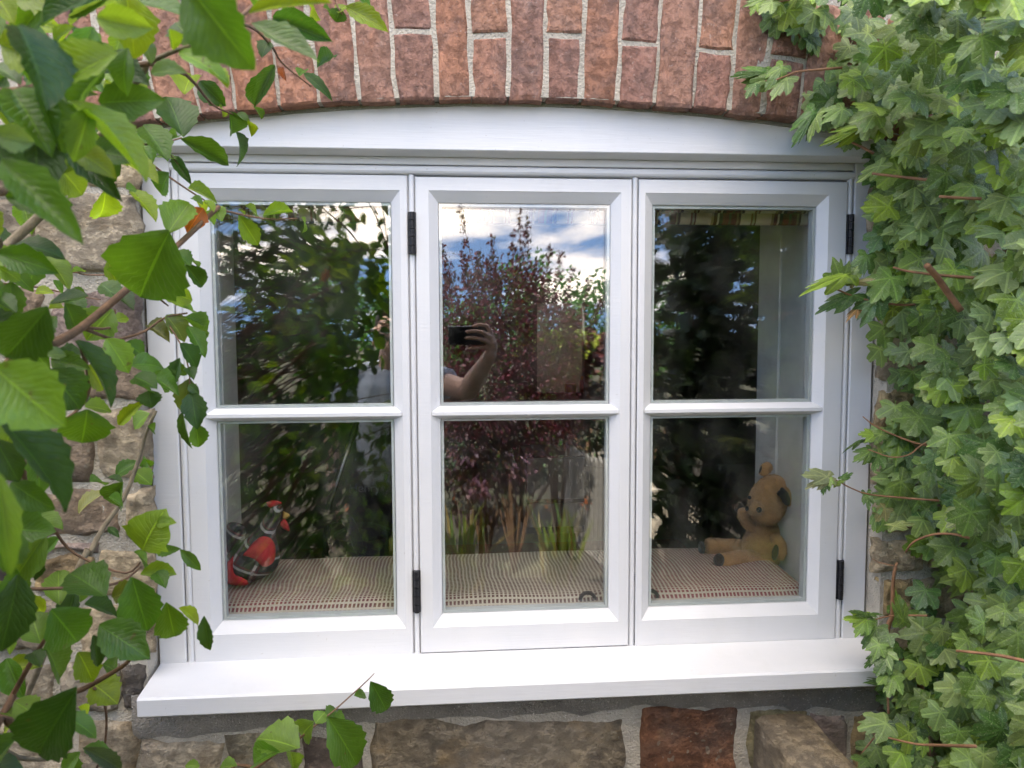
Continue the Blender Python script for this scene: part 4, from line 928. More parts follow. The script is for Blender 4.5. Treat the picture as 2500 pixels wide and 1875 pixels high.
branch(shrub, [(2, 1300, 900, .95), (2, 1390, 970, 1.05)], .0016, .001); branch(shrub, [(2, 1360, 1075, 1.05), (2, 1500, 1300, 1.02), (2, 1560, 1500, 1.0), (3, 1570, 60, .99)], .0012, .0008)
branch(shrub, [(2, -100, 700, 1.2), (2, 200, 695, 1.25), (2, 350, 690, 1.26), (2, 600, 690, 1.27), (2, 720, 715, 1.27), (2, 1010, 715, 1.26)], .0018, .001); branch(shrub, [(2, -100, 780, 1.15), (2, 190, 800, 1.2), (2, 430, 840, 1.22), (2, 640, 890, 1.22), (2, 830, 920, 1.2)], .0016, .0008)
branch(shrub, [root, (-.9, -.25, .5), (-.72, -.25, .85), (3, 660, 1530, 1.12), (3, 740, 1430, 1.13), (3, 850, 1220, 1.15), (3, 1030, 960, 1.17), (3, 1150, 640, 1.18), (3, 1210, 430, 1.18), (3, 1290, 250, 1.17)], .006, .0022, BARKG)
branch(shrub, [(2, 100, 1430, .72), (3, 200, 780, .85), (3, 300, 950, .95), (3, 430, 1190, 1.02), (3, 560, 1380, 1.05), (3, 760, 1500, 1.05), (3, 1040, 1590, 1.02), (3, 1160, 1500, .98)], .003, .0012)
branch(shrub, [(2, 670, 1300, .75), (2, 720, 1480, .78), (2, 740, 1640, .8), (3, 680, 200, .8), (3, 540, 320, .78)], .0024, .0014)
branch(shrub, [root, (-.85, -.55, .5), (-.62, -.6, .72), (4, -100, 1450, .72), (4, 140, 1330, .75), (4, 370, 1210, .8), (4, 550, 1060, .82), (4, 680, 1010, .83), (4, 880, 900, .82), (4, 1050, 790, .80), (4, 1130, 670, .78)], .006, .0018)
branch(shrub, [root, (-.85, -.5, .55), (4, -50, 1350, .85), (4, 70, 1120, .88), (4, 270, 760, .86), (4, 400, 550, .84)], .006, .0018); branch(shrub, [(4, 780, 1000, .84), (4, 830, 1060, .9), (4, 870, 1150, .95), (4, 880, 1300, .98), (4, 860, 1500, 1.0), (4, 800, 1659, 1.0)], .0018, .0014)
branch(shrub, [(4, -200, 190, .8), (4, 0, 180, .82), (4, 300, 180, .84), (4, 760, 160, .86), (4, 1000, 120, .9), (4, 1160, 0, .95)], .0024, .0014); branch(shrub, [root, (-.85, -.55, .7), (4, -200, 190, .8)], .006, .0024)
branch(shrub, [(4, -60, 1440, .8), (4, 140, 1570, .85), (4, 400, 1590, .88)], .004, .002, BARKG)
# looser leaves filling in behind: individual ones along the left edge of the picture
for k in range(135):
    v = random.uniform(0, 1659) if k < 100 else random.uniform(-20, 330); umax = (300 if v < 400 else 120 if v < 900 else 150 if v < 1250 else 190)
    u = random.uniform(-80, umax); d = random.uniform(.62, 1.2) if k < 100 else random.uniform(.5, .8)
    b = at(u, v, CAM.y+d); a = random.uniform(-2.6, .2); L = random.uniform(.034, .056)
    t = b+(RT*math.cos(a)+UP*math.sin(a))*L+FW*random.uniform(-.015, .015)
    put_leaf(random.choice(LM), shrub, b, t, L*random.uniform(.5, .65), (CAM-b).normalized()+Vector((0, 0, random.uniform(.1, .9))), random.uniform(-30, 30), jit(random.choice((CD, CM, CLB, CYG, CM)), .25))
# the rest of the shrub, beside and behind the camera (seen in the left panes): one leafy mass
Ms, Ls, Cs = [], [], []
def add(b, L, W, X, Z, col):
    m = np.array(basis(X, Z)) @ np.diag((L, W, (L+W)/2)); Ms.append(m); Ls.append(np.array(b)); Cs.append(col)
tw = []
def seen(p):
    d = Vector(p)-CAM; w = d.dot(FW)
    return w > .01 and abs(d.dot(RT)/w*FPX) < 1390 and abs(d.dot(UP)/w*FPX) < 1060
k = 0
while k < 3600:
    u = random.uniform(440, 900); v = random.uniform(390, 1330); D = random.uniform(.95, 1.5)
    if v < 500 and random.random() < .62: continue
    if u > 760 and random.random() < .66: continue
    p = mir(u, v, D)
    if noise.noise(Vector((u*.009, v*.009, 0))) < -.42 or seen(p) or p.x > -.14: k += .2; continue
    k += 1; k = int(k)
    a = random.uniform(-2.6, .4); X = Vector((math.cos(a), random.uniform(-.6, .6), math.sin(a))); L = random.uniform(.03, .05)
    add(p, L, L*random.uniform(.5, .65), X, Vector((random.uniform(-.8, .8), random.uniform(-1, 1), random.uniform(.2, 1))), jit(random.choice((CD, CM, CM, CLB, CD)), .3))
    if k % 14 == 0: tw.append(p)
for k in range(240):   # outer side of the bush, left of the frame
    p = Vector((random.uniform(-1.5, -.95), random.uniform(-1.3, -.1), random.uniform(.4, 2.3))); a = random.uniform(-2.6, .4); L = random.uniform(.04, .06)
    add(p, L, L*.6, Vector((math.cos(a), random.uniform(-.6, .6), math.sin(a))), Vector((random.uniform(-.8, .8), random.uniform(-1, 1), random.uniform(.2, 1))), jit(random.choice((CD, CM, CLB)), .3))
scatter('foliage', LT[0][0], LT[0][1], LT[0][2], np.array(Ms), np.array(Ls), np.array(Cs), LEAFS, shrub)
V, F = [], []
for p in tw:
    q = Vector((-1.0+random.uniform(-.1, .1), -.55+random.uniform(-.2, .1), max(.3, p.z-random.uniform(.3, .7))))
    mdl = q.lerp(p, .55)+Vector((0, 0, .08)); V, F = join((V, F), tube(smoothline([q, mdl, p], 3), [.005, .004, .0035, .003, .0025, .002, .001], 5))
obj('twig', V, F, BARK, shrub, smooth=True)

# ------------------------------------------------------------------ single shoot below the sill
sprig = thing('leafy_shoot', (pt(6, 700, 1100, 1.15).x, -.3, 0), 'slender shoot with fresh oval leaves rising in front of the sill, bottom left', 'shoot')
for e in [(6, 1675, 285, 1805, 525, 140, 1.18, CD, 0, 20), (6, 1560, 380, 1660, 375, 65, 1.18, CM, 0, 0), (6, 1370, 530, 1460, 455, 100, 1.16, CM, 2, 0), (6, 1300, 570, 1370, 480, 90, 1.15, CLB, 0, 0), (6, 1290, 560, 1125, 710, 150, 1.13, CLB, 6, 0), (6, 1385, 530, 1630, 900, 230, 1.12, CM, 0, 0), (6, 1190, 740, 880, 620, 240, 1.1, CLB, 0, 0), (6, 1060, 760, 820, 850, 150, 1.08, (.10, .2, .02), 3, 0), (6, 770, 860, 625, 850, 80, 1.05, CLB, 0, 0), (6, 1130, 760, 1170, 870, 100, 1.15, CLB, 0, 0), (6, 1420, 560, 1480, 520, 100, 1.15, CM, 0, 0), (6, 520, 860, 410, 850, 60, 1.1, CLB, 0, 0)]: key_leaf(sprig, e)
branch(sprig, [(sprig.location.x, -.3, 0), (sprig.location.x, -.3, .4), (6, 700, 1000, 1.12), (6, 900, 870, 1.13), (6, 1040, 770, 1.13), (6, 1180, 680, 1.14), (6, 1290, 590, 1.15), (6, 1440, 470, 1.17), (6, 1640, 290, 1.19), (6, 1697, 232, 1.19)], .0035, .0006, BARK, 'stem')
# ================================================================== CLIMBER ON THE RIGHT
climb = thing('maple_climber', (1.15, -.12, 0), 'dense lobed-leaf climber covering the wall right of the window', 'climber')
CR.update({8: (1850, 460, 3.386), 9: (1850, 930, 3.386), 10: (1850, 1385, 3.386), 11: (1850, 0, 3.386)})
MG, MP, MD, MY, MB = (.125, .205, .04), (.185, .265, .085), (.065, .135, .025), (.20, .305, .035), (.48, .28, .12)
EDGE = [(-200, 1610), (-60, 1635), (30, 1655), (60, 1725), (140, 1745), (230, 1765), (300, 1835), (330, 1860), (370, 1880), (430, 1895), (500, 1900), (640, 1900), (700, 1890), (780, 1910), (850, 1915), (920, 1905), (980, 1912), (1050, 1920), (1120, 1915), (1160, 1960), (1200, 1995), (1260, 1990), (1330, 1945), (1400, 1950), (1470, 1945), (1540, 1915), (1600, 1905), (1659, 1875), (1800, 1860)]
def edge(v): return float(np.interp(v, [e[0] for e in EDGE], [e[1] for e in EDGE]))
def cl_leaf(u, v, lift, size):
    e = edge(v); k = max(0., (u-e)/380.)
    Y = -.075-.33*min(1.3, k)**1.1-lift
    b = at(u, v, Y)
    a = random.gauss(-1.95, .75)                       # tips hang down and to the left
    X = Vector((math.cos(a), random.uniform(-.55, .1), math.sin(a)))
    Z = Vector((random.gauss(-.2, .35), -1, random.gauss(.95, .45)))
    return b, X.normalized(), Z, size
OUT, INN = [], []
for k in range(560):
    v = random.uniform(-80, 1740); e = edge(v); u = random.uniform(e-12, 2290)
    if 760 < v < 1330 and u < e+75 and random.random() < .55: continue
    s = random.triangular(.020, .050, .034)*(1+.22*max(0, (u-e)/380)); OUT.append(cl_leaf(u, v, random.uniform(-.05, .09)*min(1, max(.1, (u-e)/150)), s))
for k in range(820):
    v = random.uniform(-80, 1740); e = edge(v); u = random.uniform(e+15, 2330)
    if 760 < v < 1330 and u < e+95 and random.random() < .6: continue
    INN.append(cl_leaf(u, v, -random.uniform(.07, .26)*min(1, max(.06, (u-e)/240)), random.uniform(.028, .042)))
OUT.sort(key=lambda q: -q[3]/((q[0]-CAM).length))
def mcol(s=.05):
    return jit(random.choices((MG, MP, MD, MY, MB), (34, 30, 16, 16, 4 if s < .032 else 0))[0], .2)
def maple(par, b, X, Z, s, col, mi=None):
    m = basis(X, Z).to_4x4() @ Matrix.Diagonal((s, s*random.uniform(.85, 1.1), s, 1)); m.translation = b-org(par)
    o = bpy.data.objects.new('leaf', MM[mi if mi is not None else random.randrange(6)]); o.parent = par; o.matrix_basis = m; o.color = (*col, 1); COL.objects.link(o)
nk = 0
# sprays that reach out over the frame
for c, bx, by, tx, ty, w, d, col in [
 (8, 690, 770, 655, 600, 250, 1.30, MG), (8, 720, 720, 430, 790, 170, 1.29, MY), (8, 760, 740, 820, 640, 140, 1.31, MG), (8, 780, 880, 510, 990, 170, 1.31, MD), (8, 800, 775, 930, 730, 70, 1.31, (.25, .2, .06)), (8, 830, 990, 750, 1050, 90, 1.32, MB), (8, 1100, 740, 960, 900, 330, 1.30, MG), (8, 1110, 750, 1130, 860, 70, 1.30, (.2, .25, .1)),
 (8, 1080, 150, 860, 150, 250, 1.27, MY), (8, 990, 900, 870, 1110, 260, 1.30, MD), (8, 900, 560, 850, 700, 180, 1.34, MD),
 (9, 575, 790, 375, 765, 150, 1.27, (.18, .21, .09)), (9, 570, 800, 420, 870, 120, 1.27, (.2, .22, .1)), (9, 560, 820, 540, 925, 100, 1.27, MD), (9, 590, 810, 600, 870, 70, 1.27, MG), (9, 700, 805, 785, 760, 60, 1.28, MD), (9, 640, 850, 700, 820, 60, 1.28, MG), (9, 850, 490, 732, 545, 45, 1.31, MD),
 (9, 960, 450, 850, 430, 130, 1.31, MY), (9, 1020, 440, 900, 500, 120, 1.31, MG), (9, 930, 580, 830, 640, 140, 1.31, MG), (9, 1000, 620, 960, 740, 150, 1.32, MD), (9, 900, 940, 920, 1060, 90, 1.32, MD), (9, 1050, 1060, 980, 1150, 130, 1.33, (.2, .2, .08)), (9, 980, 1100, 950, 1250, 90, 1.32, MG), (9, 1130, 1200, 1300, 1170, 90, 1.28, (.22, .26, .09)),
 (10, 900, 390, 755, 355, 60, 1.30, MD), (10, 930, 385, 1010, 375, 50, 1.30, MD), (10, 890, 430, 720, 425, 150, 1.30, MY), (10, 900, 440, 820, 540, 150, 1.30, MG), (10, 980, 500, 870, 650, 170, 1.31, MD), (10, 1000, 730, 900, 800, 110, 1.31, MD), (10, 1040, 960, 940, 930, 120, 1.30, MD), (10, 1060, 980, 1070, 1040, 110, 1.3, MD), (10, 1200, 440, 1150, 240, 120, 1.28, MG), (10, 1000, 640, 960, 760, 170, 1.27, MG), (10, 1060, 760, 990, 880, 190, 1.26, MD), (10, 1090, 860, 1000, 960, 200, 1.26, MG), (10, 1050, 700, 1090, 820, 180, 1.27, MP), (10, 1120, 900, 1080, 1040, 200, 1.25, MG), (10, 1080, 560, 1010, 660, 150, 1.28, MD), (10, 1060, 1290, 870, 1310, 260, 1.22, MP), (10, 900, 1600, 780, 1560, 120, 1.25, MG),
 (11, 130, 640, -60, 690, 170, 1.34, MG), (11, 60, 600, -160, 610, 130, 1.34, MD), (11, 200, 560, 90, 700, 160, 1.33, MG), (11, 240, 650, 130, 770, 180, 1.33, MP), (11, -20, 690, -90, 780, 120, 1.34, MD), (11, 120, 20, 20, 90, 150, 1.32, MP), (11, -10, 30, -60, 110, 90, 1.33, MY), (11, 60, -10, -90, 20, 130, 1.33, MG), (11, 180, 30, 200, 90, 110, 1.33, MY),
 (11, 460, 930, 330, 1140, 170, 1.30, MD), (11, 480, 960, 420, 1160, 130, 1.30, MG), (11, 700, 900, 560, 970, 200, 1.28, MP), (11, 870, 1050, 620, 1140, 150, 1.27, MY), (11, 1010, 1370, 815, 1500, 120, 1.27, MP)]:
    b, t = pt(c, bx, by, d), pt(c, tx, ty, d-random.uniform(0, .03)); X = t-b; s = X.length
    face = (CAM-b).normalized()+Vector((random.uniform(-.3, .3), 0, random.uniform(.1, .6)))
    m = basis(X, face).to_4x4() @ Matrix.Diagonal((s, w/3.386/FPX*d/1.55, s, 1)); m.translation = b-org(climb)
    o = bpy.data.objects.new('leaf', random.choice(MM)); o.parent = climb; o.matrix_basis = m; o.color = (*jit(col), 1); COL.objects.link(o); nk += 1
for q in OUT[:296-nk]: maple(climb, *q, mcol(q[3]))
rest = OUT[296-nk:]+INN
Ms = np.array([np.array(basis(X, Z))*s for b, X, Z, s in rest]); Ls = np.array([b for b, X, Z, s in rest]); Cs = np.array([mcol(q[3]) for q in rest])
h = len(rest)//2
scatter('foliage', *MT[0], Ms[:h], Ls[:h], Cs[:h], MAPLES, climb); scatter('foliage', *MT[1], Ms[h:], Ls[h:], Cs[h:], MAPLES, climb)
STEM = plain('reddish_stem', (.26, .13, .06), .7, .35, 60, .3)
r0 = (1.15, -.12, 0)
for P_, a_, b_ in [
 ([r0, (1.1, -.11, .6), (1.12, -.1, 1.2), (1.05, -.1, 1.7), (.95, -.1, 2.12)], .014, .006), ([r0, (.98, -.08, .5), (.93, -.075, .8), (10, 1060, 700, 1.36), (10, 1080, 480, 1.35), (10, 1110, 390, 1.34), (10, 1120, 100, 1.33), (9, 1150, 1500, 1.33)], .008, .0025), ([r0, (1.35, -.2, .8), (1.3, -.25, 1.4), (1.2, -.2, 2.1)], .012, .005),
 ([(9, 1500, 990, 1.25), (9, 1130, 960, 1.29), (9, 850, 920, 1.30), (9, 560, 770, 1.28)], .0022, .0010), ([(8, 1300, 960, 1.30), (8, 1150, 960, 1.30), (8, 850, 910, 1.31), (8, 690, 850, 1.31), (8, 525, 778, 1.30)], .0024, .0014), ([(9, 1450, 540, 1.28), (9, 1290, 510, 1.29), (9, 1000, 390, 1.31), (9, 868, 293, 1.32)], .0024, .0010),
 ([(9, 1450, 480, 1.28), (9, 1340, 540, 1.28), (9, 1250, 610, 1.28), (9, 1100, 630, 1.29), (9, 910, 565, 1.31)], .0018, .0010), ([(9, 1750, 1300, 1.15), (9, 1600, 1265, 1.17), (9, 1440, 1272, 1.19), (9, 1290, 1330, 1.21), (9, 1222, 1415, 1.23)], .0024, .0016), ([(8, 1800, 740, 1.14), (8, 1610, 725, 1.16), (8, 1450, 712, 1.17), (8, 1220, 680, 1.19), (8, 1118, 650, 1.20)], .0026, .0018),
 ([(8, 1680, 1010, 1.16), (8, 1570, 860, 1.16), (8, 1480, 730, 1.15), (8, 1395, 635, 1.14)], .0055, .0050), ([(8, 1850, 85, 1.08), (8, 1700, 80, 1.09), (8, 1500, 68, 1.10)], .0026, .0022), ([(11, 1450, 1490, 1.2), (11, 1290, 1475, 1.22), (11, 945, 1435, 1.25)], .0028, .0022), ([(11, 960, 1270, 1.28), (11, 830, 1200, 1.29), (11, 668, 1130, 1.30)], .0024, .0020),
 ([(10, 2300, 800, .95), (10, 2000, 730, .98), (10, 1640, 690, 1.02)], .0030, .0018), ([(10, 1800, 1480, 1.0), (10, 1450, 1470, 1.1), (10, 1300, 1460, 1.12), (10, 1080, 1410, 1.16)], .0026, .0016), ([(10, 1400, 400, 1.25), (10, 1110, 400, 1.30), (10, 930, 445, 1.31)], .002, .001), ([(10, 1080, 1210, 1.3), (10, 1075, 1050, 1.32), (10, 1060, 700, 1.36)], .0022, .0022), ([(10, 960, 1410, 1.25), (10, 855, 1540, 1.25)], .0018, .001),
 ([(11, 330, 590, 1.31), (11, 150, 660, 1.33), (11, 60, 670, 1.34)], .0018, .001), ([(11, 700, 560, 1.28), (11, 330, 590, 1.31)], .0025, .0018), ([(11, 300, -10, 1.3), (11, 120, 25, 1.33), (11, 0, 30, 1.33)], .0014, .0008), ([(9, 1140, 1530, 1.3), (9, 1000, 1500, 1.33), (9, 950, 1470, 1.34)], .001, .0006)]:
    branch(climb, P_, a_, b_, STEM, 'stem')

# ================================================================== GARDEN BEHIND THE CAMERA (mirrored in the panes)
L6 = [(0, 0, 0), (.35, .28, .06), (.7, .22, .02), (1, 0, -.08), (.7, -.22, .02), (.35, -.28, .06)]; F6 = [(0, 1, 2, 3), (0, 3, 4, 5)]
def rv(a=1.): return Vector((random.uniform(-a, a), random.uniform(-a, a), random.uniform(-a, a)))
def cloud(name, parent, pts, size, cols, mat=GARDEN, tmpl=(L6, F6, None), up=.5):
    Ms = np.array([np.array(basis(rv()+Vector((0, 0, .2)), rv()+Vector((0, 0, up))))*random.uniform(size*.7, size*1.3) for _ in pts])
    return scatter(name, *tmpl, Ms, np.array([np.array(p) for p in pts]), np.array([jit(random.choice(cols), .3) for _ in pts]), mat, parent)
def blobpts(n, cs):
    """n points filling lobes (centre, radii), denser towards the outside, with gaps"""
    out = []
    while len(out) < n:
        c, r = random.choice(cs); d = rv().normalized()*random.uniform(.35, 1)**.5
        p = Vector(c)+Vector((d.x*r[0], d.y*r[1], d.z*r[2]))
        if p.z > .04 and noise.noise(p*3.3) > -.22: out.append(p)
    return out
def stems(parent, base, tips, r, mat=BARK, name='trunk'):
    V, F = [], []; b = Vector(base)
    for t in tips:
        t = Vector(t); m = b.lerp(t, .5)+Vector((0, 0, .10))+rv(.04)
        V, F = join((V, F), tube(smoothline([b+rv(.03)*Vector((1, 1, 0)).length*.3, m, t], 4), [r, r*.9, r*.8, r*.7, r*.6, r*.5, r*.4, r*.3, r*.15], 5))
    V = [Vector((p[0], p[1], max(p[2], 0))) for p in V]
    return obj(name, V, F, mat, parent, smooth=True)
PU1, PU2, PU3 = (.085, .018, .035), (.14, .032, .05), (.06, .02, .028)
# tall purple barberry
bb = mir(1110, 1250, 3.0); bb.z = 0
bar = thing('barberry', bb, 'tall purple barberry with thin spires against the sky, mirrored in the middle pane', 'shrub')
tips = [(992, 442, 3.0), (1062, 505, 2.9), (1126, 452, 3.0), (1143, 470, 3.1), (1190, 528, 3.0), (1108, 498, 3.2), (1030, 545, 2.9), (1160, 560, 3.1), (1240, 575, 3.1), (1275, 600, 3.0), (962, 560, 2.9), (1000, 560, 3.2), (1215, 545, 3.2), (1080, 590, 2.8), (950, 520, 3.1), (1300, 640, 3.2)]
T3 = [mir(u, v, D) for u, v, D in tips]
stems(bar, bb, T3, .007, BARK)
pts = []
for t in T3:
    b = bb.lerp(t, .30)
    for k in range(230):
        s = random.random()**.6; q = b.lerp(t, s); rr = .012+.10*(1-s)**1.2; pts.append(q+rv(rr))
pts += blobpts(11500, [(mir(1010, 670, 3.0), (.32, .3, .36)), (mir(1095, 690, 3.0), (.34, .3, .42)), (mir(1180, 740, 3.1), (.28, .3, .34)), (mir(1040, 850, 2.9), (.36, .3, .3)), (mir(1150, 880, 3.0), (.34, .3, .34))])
cloud('crown', bar, pts, .026, (PU1, PU2, PU3, PU1, (.05, .045, .02)))
# low purple-leaved bush with pink sprays in front of it
sb = mir(1050, 1200, 3.1); sb.z = 0
smk = thing('purple_bush', sb, 'low dusky purple bush with pinkish sprays, mirrored low in the middle pane', 'shrub')
stems(smk, sb, [mir(u, v, 3.1) for u, v in ((970, 960), (1040, 930), (1100, 940), (1130, 1000), (990, 1040))], .012)
cloud('crown', smk, blobpts(2600, [(mir(990, 980, 3.1), (.30, .22, .25)), (mir(1090, 1000, 3.1), (.32, .24, .27)), (mir(1040, 1080, 3.2), (.34, .2, .2)), (mir(960, 880, 3.1), (.23, .2, .23))]), .042, (PU3, (.09, .05, .065), (.05, .055, .02), (.12, .07, .085)))
cloud('flower', smk, blobpts(420, [(mir(1000, 985, 2.85), (.11, .06, .08)), (mir(1125, 1010, 2.85), (.10, .06, .10)), (mir(1035, 1060, 2.85), (.07, .05, .07)), (mir(980, 930, 2.85), (.07, .05, .06))]), .030, ((.20, .10, .13), (.15, .08, .13)))
# golden maple, sunlit, and a red one
def acer(name, label, lobes, base, n, size, cols):
    t = thing(name, base, label, 'shrub'); stems(t, base, [c for c, r in lobes], .014)
    cloud('crown', t, blobpts(n, lobes), size, cols, MAPLES, MT[1], 1.2); return t
ab = mir(1205, 1150, 3.55); ab.z = 0
acer('golden_maple', 'sunlit yellow-green maple bush, mirrored in the middle pane beside the phone', [(mir(1210, 745, 3.5), (.20, .2, .12)), (mir(1160, 770, 3.5), (.16, .2, .10)), (mir(1215, 820, 3.5), (.14, .2, .16)), (mir(1150, 850, 3.6), (.10, .2, .14)), (mir(1250, 735, 3.6), (.12, .15, .09))], ab, 520, .050, ((.22, .31, .03), (.30, .36, .04), (.14, .22, .02)))
rb = mir(1290, 1150, 4.0); rb.z = 0
acer('red_maple', 'dark red maple bush beside the fence, mirrored at the right of the middle pane', [(mir(1270, 760, 3.9), (.26, .25, .14)), (mir(1300, 840, 3.9), (.24, .25, .22)), (mir(1220, 880, 3.9), (.2, .25, .2))], rb, 700, .055, ((.13, .022, .022), (.09, .02, .022), (.16, .045, .03)))
# green shrubs along the back
for i, (u, D, h, w, lab) in enumerate([(905, 6.2, 2.15, .8, 'bright green shrub at the back of the garden, mirrored left of the barberry'), (1085, 6.6, 2.25, .8, 'bright green shrub standing behind the barberry in the mirrored garden'), (1260, 6.0, 2.35, .9, 'rounded bright green shrub mirrored right of the barberry'), (1420, 6.6, 2.2, .9, 'bright green shrub at the back, mirrored at the left edge of the right pane'), (740, 6.0, 2.2, .9, 'bright green shrub at the back, mirrored behind the oval leaves of the left pane')]):
    b = mir(u, 1100, D); b.z = 0
    t = thing('green_shrub', b, lab, 'shrub', 'shrubs along the back of the garden'); stems(t, b, [b+Vector((dx_, 0, h*.75)) for dx_ in (-.4, 0, .4)], .03, name='trunk')
    cloud('crown', t, blobpts(2600, [(b+Vector((random.uniform(-w, w)*.6, random.uniform(-.3, .3), h*random.uniform(.55, .82))), (w*.55, .5, h*.22)) for _ in range(6)]+[(b+Vector((0, 0, h*.35)), (w, .6, h*.36))]), .060, ((.06, .16, .035), (.09, .21, .04), (.04, .11, .03)))
# tall trees added at both sides of the garden to block the low sky
for x, y, h, lab in ((-4.2, -5.6, 5.6, 'tall dark tree added far to the left behind the photographer to block low sky'), (4.1, -5.0, 5.8, 'tall dark tree added far to the right behind the photographer to block low sky')):
    b = Vector((x, y, 0)); t = thing('sky_block_tree', b, lab, 'tree', 'added trees blocking low sky')
    obj('trunk', *tube(smoothline([b, b+Vector((.1, 0, 1.2)), b+Vector((0, .1, 2.6)), b+Vector((.1, .1, 4.2))], 3), [.16, .15, .14, .13, .12, .11, .10, .08, .06, .03], 8), BARKG, t, smooth=True)
    cloud('crown', t, blobpts(4200, [(b+Vector((random.uniform(-1.1, 1.1), random.uniform(-.9, .9), random.uniform(1.3, h-.8))), (.85, .85, .75)) for _ in range(13)]), .13, ((.03, .07, .02), (.045, .095, .025), (.025, .05, .02)))
# dark laurel mass below
db = mir(1130, 1150, 4.2); db.z = 0
t = thing('dark_laurel', db, 'dark green evergreen bush at the foot of the barberry in the mirrored garden', 'shrub'); stems(t, db, [db+Vector((x, 0, .7)) for x in (-.5, 0, .5)], .02)
cloud('crown', t, blobpts(2600, [(mir(u, v, 4.2), (.5, .3, .4)) for u, v in ((960, 940), (1080, 960), (1200, 960), (1300, 900), (880, 960))]), .055, ((.018, .045, .016), (.03, .06, .02), (.03, .03, .02)))
# dark maple hedge beside the photographer
hb_ = Vector((.95, -1.6, 0)); hd = thing('maple_hedge', hb_, 'shady lobed-leaf hedge beside the photographer, mirrored dark in the right panes', 'hedge')
pts = []
while len(pts) < 2700:
    u, v, D = random.uniform(1385, 1760), random.uniform(415, 1330), random.uniform(1.0, 1.5)
    if u < 1450 and random.random() < .55: continue
    if v > 1040 and u < 1510 and random.random() < .5: continue
    p = mir(u, v, D)
    if p.z > .03 and not seen(p) and noise.noise(p*5) > -.35: pts.append(p)
stems(hd, hb_, pts[:26], .014); cloud('foliage', hd, pts, .042, ((.03, .065, .02), (.05, .09, .03), (.035, .06, .03)), MAPLES, MT[2], 1.0)
# crocosmia clumps
BLADE = m_leaf('sword_leaf', 'attr', .4, .4, 0, 0)
def clump(u, v, D, n, h, label):
    b = mir(u, v, D); b.z = 0; t = thing('crocosmia', b, label, 'plant', 'crocosmia clumps'); V, F = [], []
    Ms, Ls, Cs = [], [], []
    tv, tf = [], []
    for i in range(7): s = i/6; w = .5*(math.sin(math.pi*min(.95, s*.8+.15))); tv += [(s, -w, -.35*s*s), (s, w, -.35*s*s)]
    for i in range(6): tf.append((2*i, 2*i+2, 2*i+3, 2*i+1))
    for k in range(n):
        a = random.uniform(0, 6.28); l = random.gauss(0, .38); X = Vector((math.cos(a)*l, math.sin(a)*l, 1)); L = h*random.uniform(.7, 1.15)
        m = np.array(basis(X, Vector((math.cos(a), math.sin(a), .1)))) @ np.diag((L, .026, L)); Ms.append(m); Ls.append(np.array(b+Vector((random.gauss(0, .05), random.gauss(0, .05), 0)))); Cs.append(jit(random.choice(((.16, .20, .03), (.11, .17, .03), (.22, .17, .05))), .2))
    scatter('blade', tv, tf, None, np.array(Ms), np.array(Ls), np.array(Cs), BLADE, t)
    fp = []
    for k in range(3):
        q = b+Vector((random.uniform(-.2, .2), random.uniform(-.1, .1), h*random.uniform(1.0, 1.2))); V, F = join((V, F), tube(smoothline([b, b.lerp(q, .6)+Vector((0, 0, .05)), q], 3), [.004, .004, .003, .003, .002, .002, .002], 5)); fp += [q+rv(.03) for _ in range(5)]
    obj('flower_stalk', V, F, BARKG, t); cloud('flower', t, fp, .018, ((.5, .10, .02), (.5, .15, .03)))
clump(1005, 1330, 2.7, 50, .45, 'arching sword-leaved clump with orange flowers, mirrored at the left of the lower middle pane')
clump(1210, 1330, 2.75, 36, .42, 'sword-leaved clump with orange flowers, mirrored beside the fence in the lower middle pane')
clump(820, 1330, 2.7, 26, .42, 'sparse sword-leaved clump mirrored in the lower left pane')
# pale fence
fa, fb = Vector((.80, -3.7, 0)), Vector((1.02, -2.55, 0))
fn = thing('picket_fence', fa, 'low weathered grey fence of upright slats, mirrored at the right of the lower middle pane', 'fence')
FEN = plain('silvered_wood', (.36, .33, .29), .85, .35, 40, .4)
n = 15; dv = (fb-fa)/n; ax = dv.normalized(); nr = Vector((ax.y, -ax.x, 0))
for k in range(n+1):
    c = fa+dv*k; hh = .66+random.uniform(-.015, .015); w, t_ = .030, .009
    V = [c+ax*(sx*w)+nr*(sy*t_)+Vector((0, 0, z)) for z in (.02, hh) for sx, sy in ((-1, -1), (1, -1), (1, 1), (-1, 1))]; V += [c+nr*(sy*t_)+Vector((0, 0, hh+.03)) for sy in (-1, 1)]
    F = [(0, 3, 2, 1), (0, 1, 5, 4), (1, 2, 6, 5), (2, 3, 7, 6), (3, 0, 4, 7), (4, 5, 8), (6, 7, 9), (5, 6, 9, 8), (7, 4, 8, 9)]
    obj('slat', V, F, FEN, fn)
for z in (.18, .50):
    V = [q+nr*(.012+o_)+Vector((0, 0, z+zz)) for q in (fa-ax*.05, fb+ax*.05) for o_, zz in ((0, 0), (.03, 0), (.03, .06), (0, .06))]
    obj('rail', V, [(0, 1, 2, 3), (7, 6, 5, 4), (0, 4, 5, 1), (1, 5, 6, 2), (2, 6, 7, 3), (3, 7, 4, 0)], FEN, fn)
